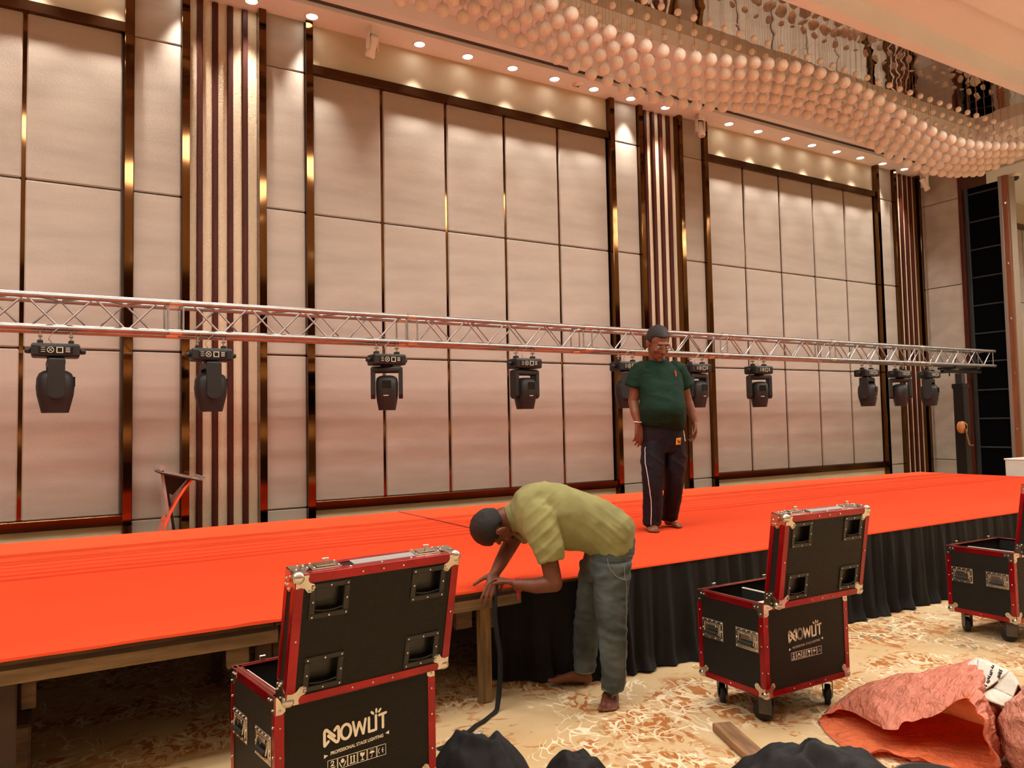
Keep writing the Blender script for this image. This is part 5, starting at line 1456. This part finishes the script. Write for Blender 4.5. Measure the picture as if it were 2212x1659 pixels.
# ---- full pinkish sack behind it, gathered at the top, and the white sack tucked between them
sb = MB(); vs = []; nu_, nv_ = 84, 30
for j in range(nv_+1):
    t = j/nv_
    for i in range(nu_):
        a = 2*pi*i/nu_
        r = .315*(max(0, 1-((t-.38)/.66)**2))**.5 if t < .98 else .04
        r = max(r, .05)
        z = .44*t
        pl_ = .012*sin(i*2*pi*9/nu_*2 + 3*noise.noise(Vector((cos(a), sin(a), t*2))))*t
        p = Vector((r*cos(a)*1.05, r*sin(a), z))
        p += Vector((cos(a), sin(a), 0))*(pl_ + .018*ridged(p, 5, 41, (1, 1, 2.4)) + .008*ridged(p, 13, 42, (1, 1, 2)))
        vs.append((p.x, p.y, max(.004, p.z - .07*max(0, sin(a+.4))*t)))
fs = [(j*nu_+i, j*nu_+(i+1) % nu_, (j+1)*nu_+(i+1) % nu_, (j+1)*nu_+i) for j in range(nv_) for i in range(nu_)]
fs += [tuple(reversed(range(nu_))), tuple(nv_*nu_+i for i in range(nu_))]
sb.add(vs, fs, 0, True)
o = sb.build('woven_sack', MT['sack_pink'], None, (3.745, 1.585, 0))
tag(o, 'full pinkish brown woven sack standing behind the open orange sack', 'sack', 'woven sacks')
A_, B_, D_, E_, F_2 = V(3.757, 2.044, .385), V(3.672, 1.858, .385), V(3.548, 1.945, .275), V(3.616, 1.80, .355), V(3.563, 1.806, .285)
def sheet(p, q, r, s_, n=10, amp=.006, seed=0):
    def fn(u, v):
        x = (p.lerp(q, u)).lerp(s_.lerp(r, u), v); return x + V(.3, -.5, .8)*amp*ridged(x, 14, seed)*4*u*(1-u)*4*v*(1-v)
    return fn
w_ = MB()
w_.grid(sheet(A_, B_, D_.lerp(B_, .55), D_, 10, .006, 51), 10, 10); w_.grid(sheet(D_, D_.lerp(B_, .5)+V(0, 0, -.02), F_2.lerp(E_, .3), F_2+V(-.01, .02, -.02), 8, .006, 52), 8, 8)
w_.grid(sheet(D_.lerp(B_, .5)+V(0, 0, -.02), B_, E_, F_2.lerp(E_, .3), 8, .006, 53), 8, 8); w_.grid(sheet(A_, D_, D_+V(.02, .05, .01), A_+V(-.03, .03, -.03), 6, .004, 54), 6, 6)
w_.grid(sheet(A_, A_+V(.1, -.05, -.10), E_+V(.12, .02, -.12), B_, 6, .004, 55), 6, 6); w_.grid(sheet(B_, E_+V(.12, .02, -.12), E_+V(.10, 0, -.14), E_, 6, .003, 56), 6, 6)
ws = w_.build('white_sack', MT['sack_white'])
m_ = ws.modifiers.new('thick', 'SOLIDIFY'); m_.thickness = .006
tag(ws, 'white woven sack with black handwriting folded on top of the pinkish full sack', 'sack', 'woven sacks')
MK = mat('black_marker', (26, 26, 30), .6)
nrm = (B_-A_).cross(D_-A_).normalized()
if nrm.dot(V(0, 0, EYE)-A_) < 0: nrm = -nrm
def wpt(u, v): return A_ + (B_-A_)*u + (D_-A_)*v + nrm*.009
mk = MB()
rnd = random.Random(3)
for row, (u0, v0, u1, v1, n) in enumerate(((.50, .06, .30, .60, 9), (.72, .10, .62, .32, 5), (.26, .62, .20, .80, 3))):
    for k in range(n):
        u, v = u0+(u1-u0)*k/n, v0+(v1-v0)*k/n; L = .03+.06*rnd.random(); u += .03*(rnd.random()-.5); v += .03*(rnd.random()-.5)
        mk.tube([wpt(u, v), wpt(u+L*.6, v+.015), wpt(u+L, v-.02*rnd.random())], .0028, 5)
        if k % 2: mk.tube([wpt(u+L*.4, v), wpt(u+L*.5, v+.04)], .0024, 5)
o = mk.build('handwriting', MK, ws); o['kind'] = 'stuff'

# strap that runs from the hands over the stage edge to the floor
def ribbon(pts, wd, name, m, wdir):
    b = MB(); n = len(pts); vs = []
    for i, p in enumerate(pts):
        wv = Vector(wdir[i])*wd/2
        vs += [Vector(p)-wv, Vector(p)+wv]
    fs = [(2*i, 2*i+1, 2*i+3, 2*i+2) for i in range(n-1)]
    b.add(vs, fs, 0, True)
    o = b.build(name, m)
    s = o.modifiers.new('thick', 'SOLIDIFY'); s.thickness = .003
    return o
STRAP_P = [(2.085, 3.690, .672), (2.080, 3.680, .640), (2.072, 3.672, .600), (2.066, 3.668, .50), (2.075, 3.662, .40), (2.088, 3.656, .30), (2.086, 3.655, .18), (2.072, 3.655, .06), (2.060, 3.650, .012), (2.03, 3.625, .006), (1.97, 3.585, .008), (1.92, 3.55, .006), (1.87, 3.525, .012), (1.82, 3.49, .006), (1.77, 3.455, .012), (1.71, 3.42, .006), (1.64, 3.39, .008), (1.58, 3.375, .005)]
_w = []
for i, p in enumerate(STRAP_P):
    if i < 8: v = Vector((.86, -.5, 0)).lerp(Vector((.5, -.86, 0)), (i % 3)*.3)
    else:
        d = Vector(STRAP_P[min(i+1, len(STRAP_P)-1)])-Vector(STRAP_P[i-1]); d.z = 0; d.normalize(); v = Vector((-d.y, d.x, .15*(-1)**i))
    _w.append(v.normalized())
tag(ribbon(STRAP_P, .027, 'black_strap', MT['cloth_dark'], _w), 'long black strap hanging from the bent man’s hands down to the carpet', 'strap')
tag(ribbon([(1.86, 3.455, .003), (1.78, 3.405, .004), (1.70, 3.365, .003), (1.62, 3.345, .004)], .022, 'white_tape', MT['sack_white'], [(.5, -.8, 0)]*4), 'strip of pale tape on the carpet next to the black strap', 'tape')
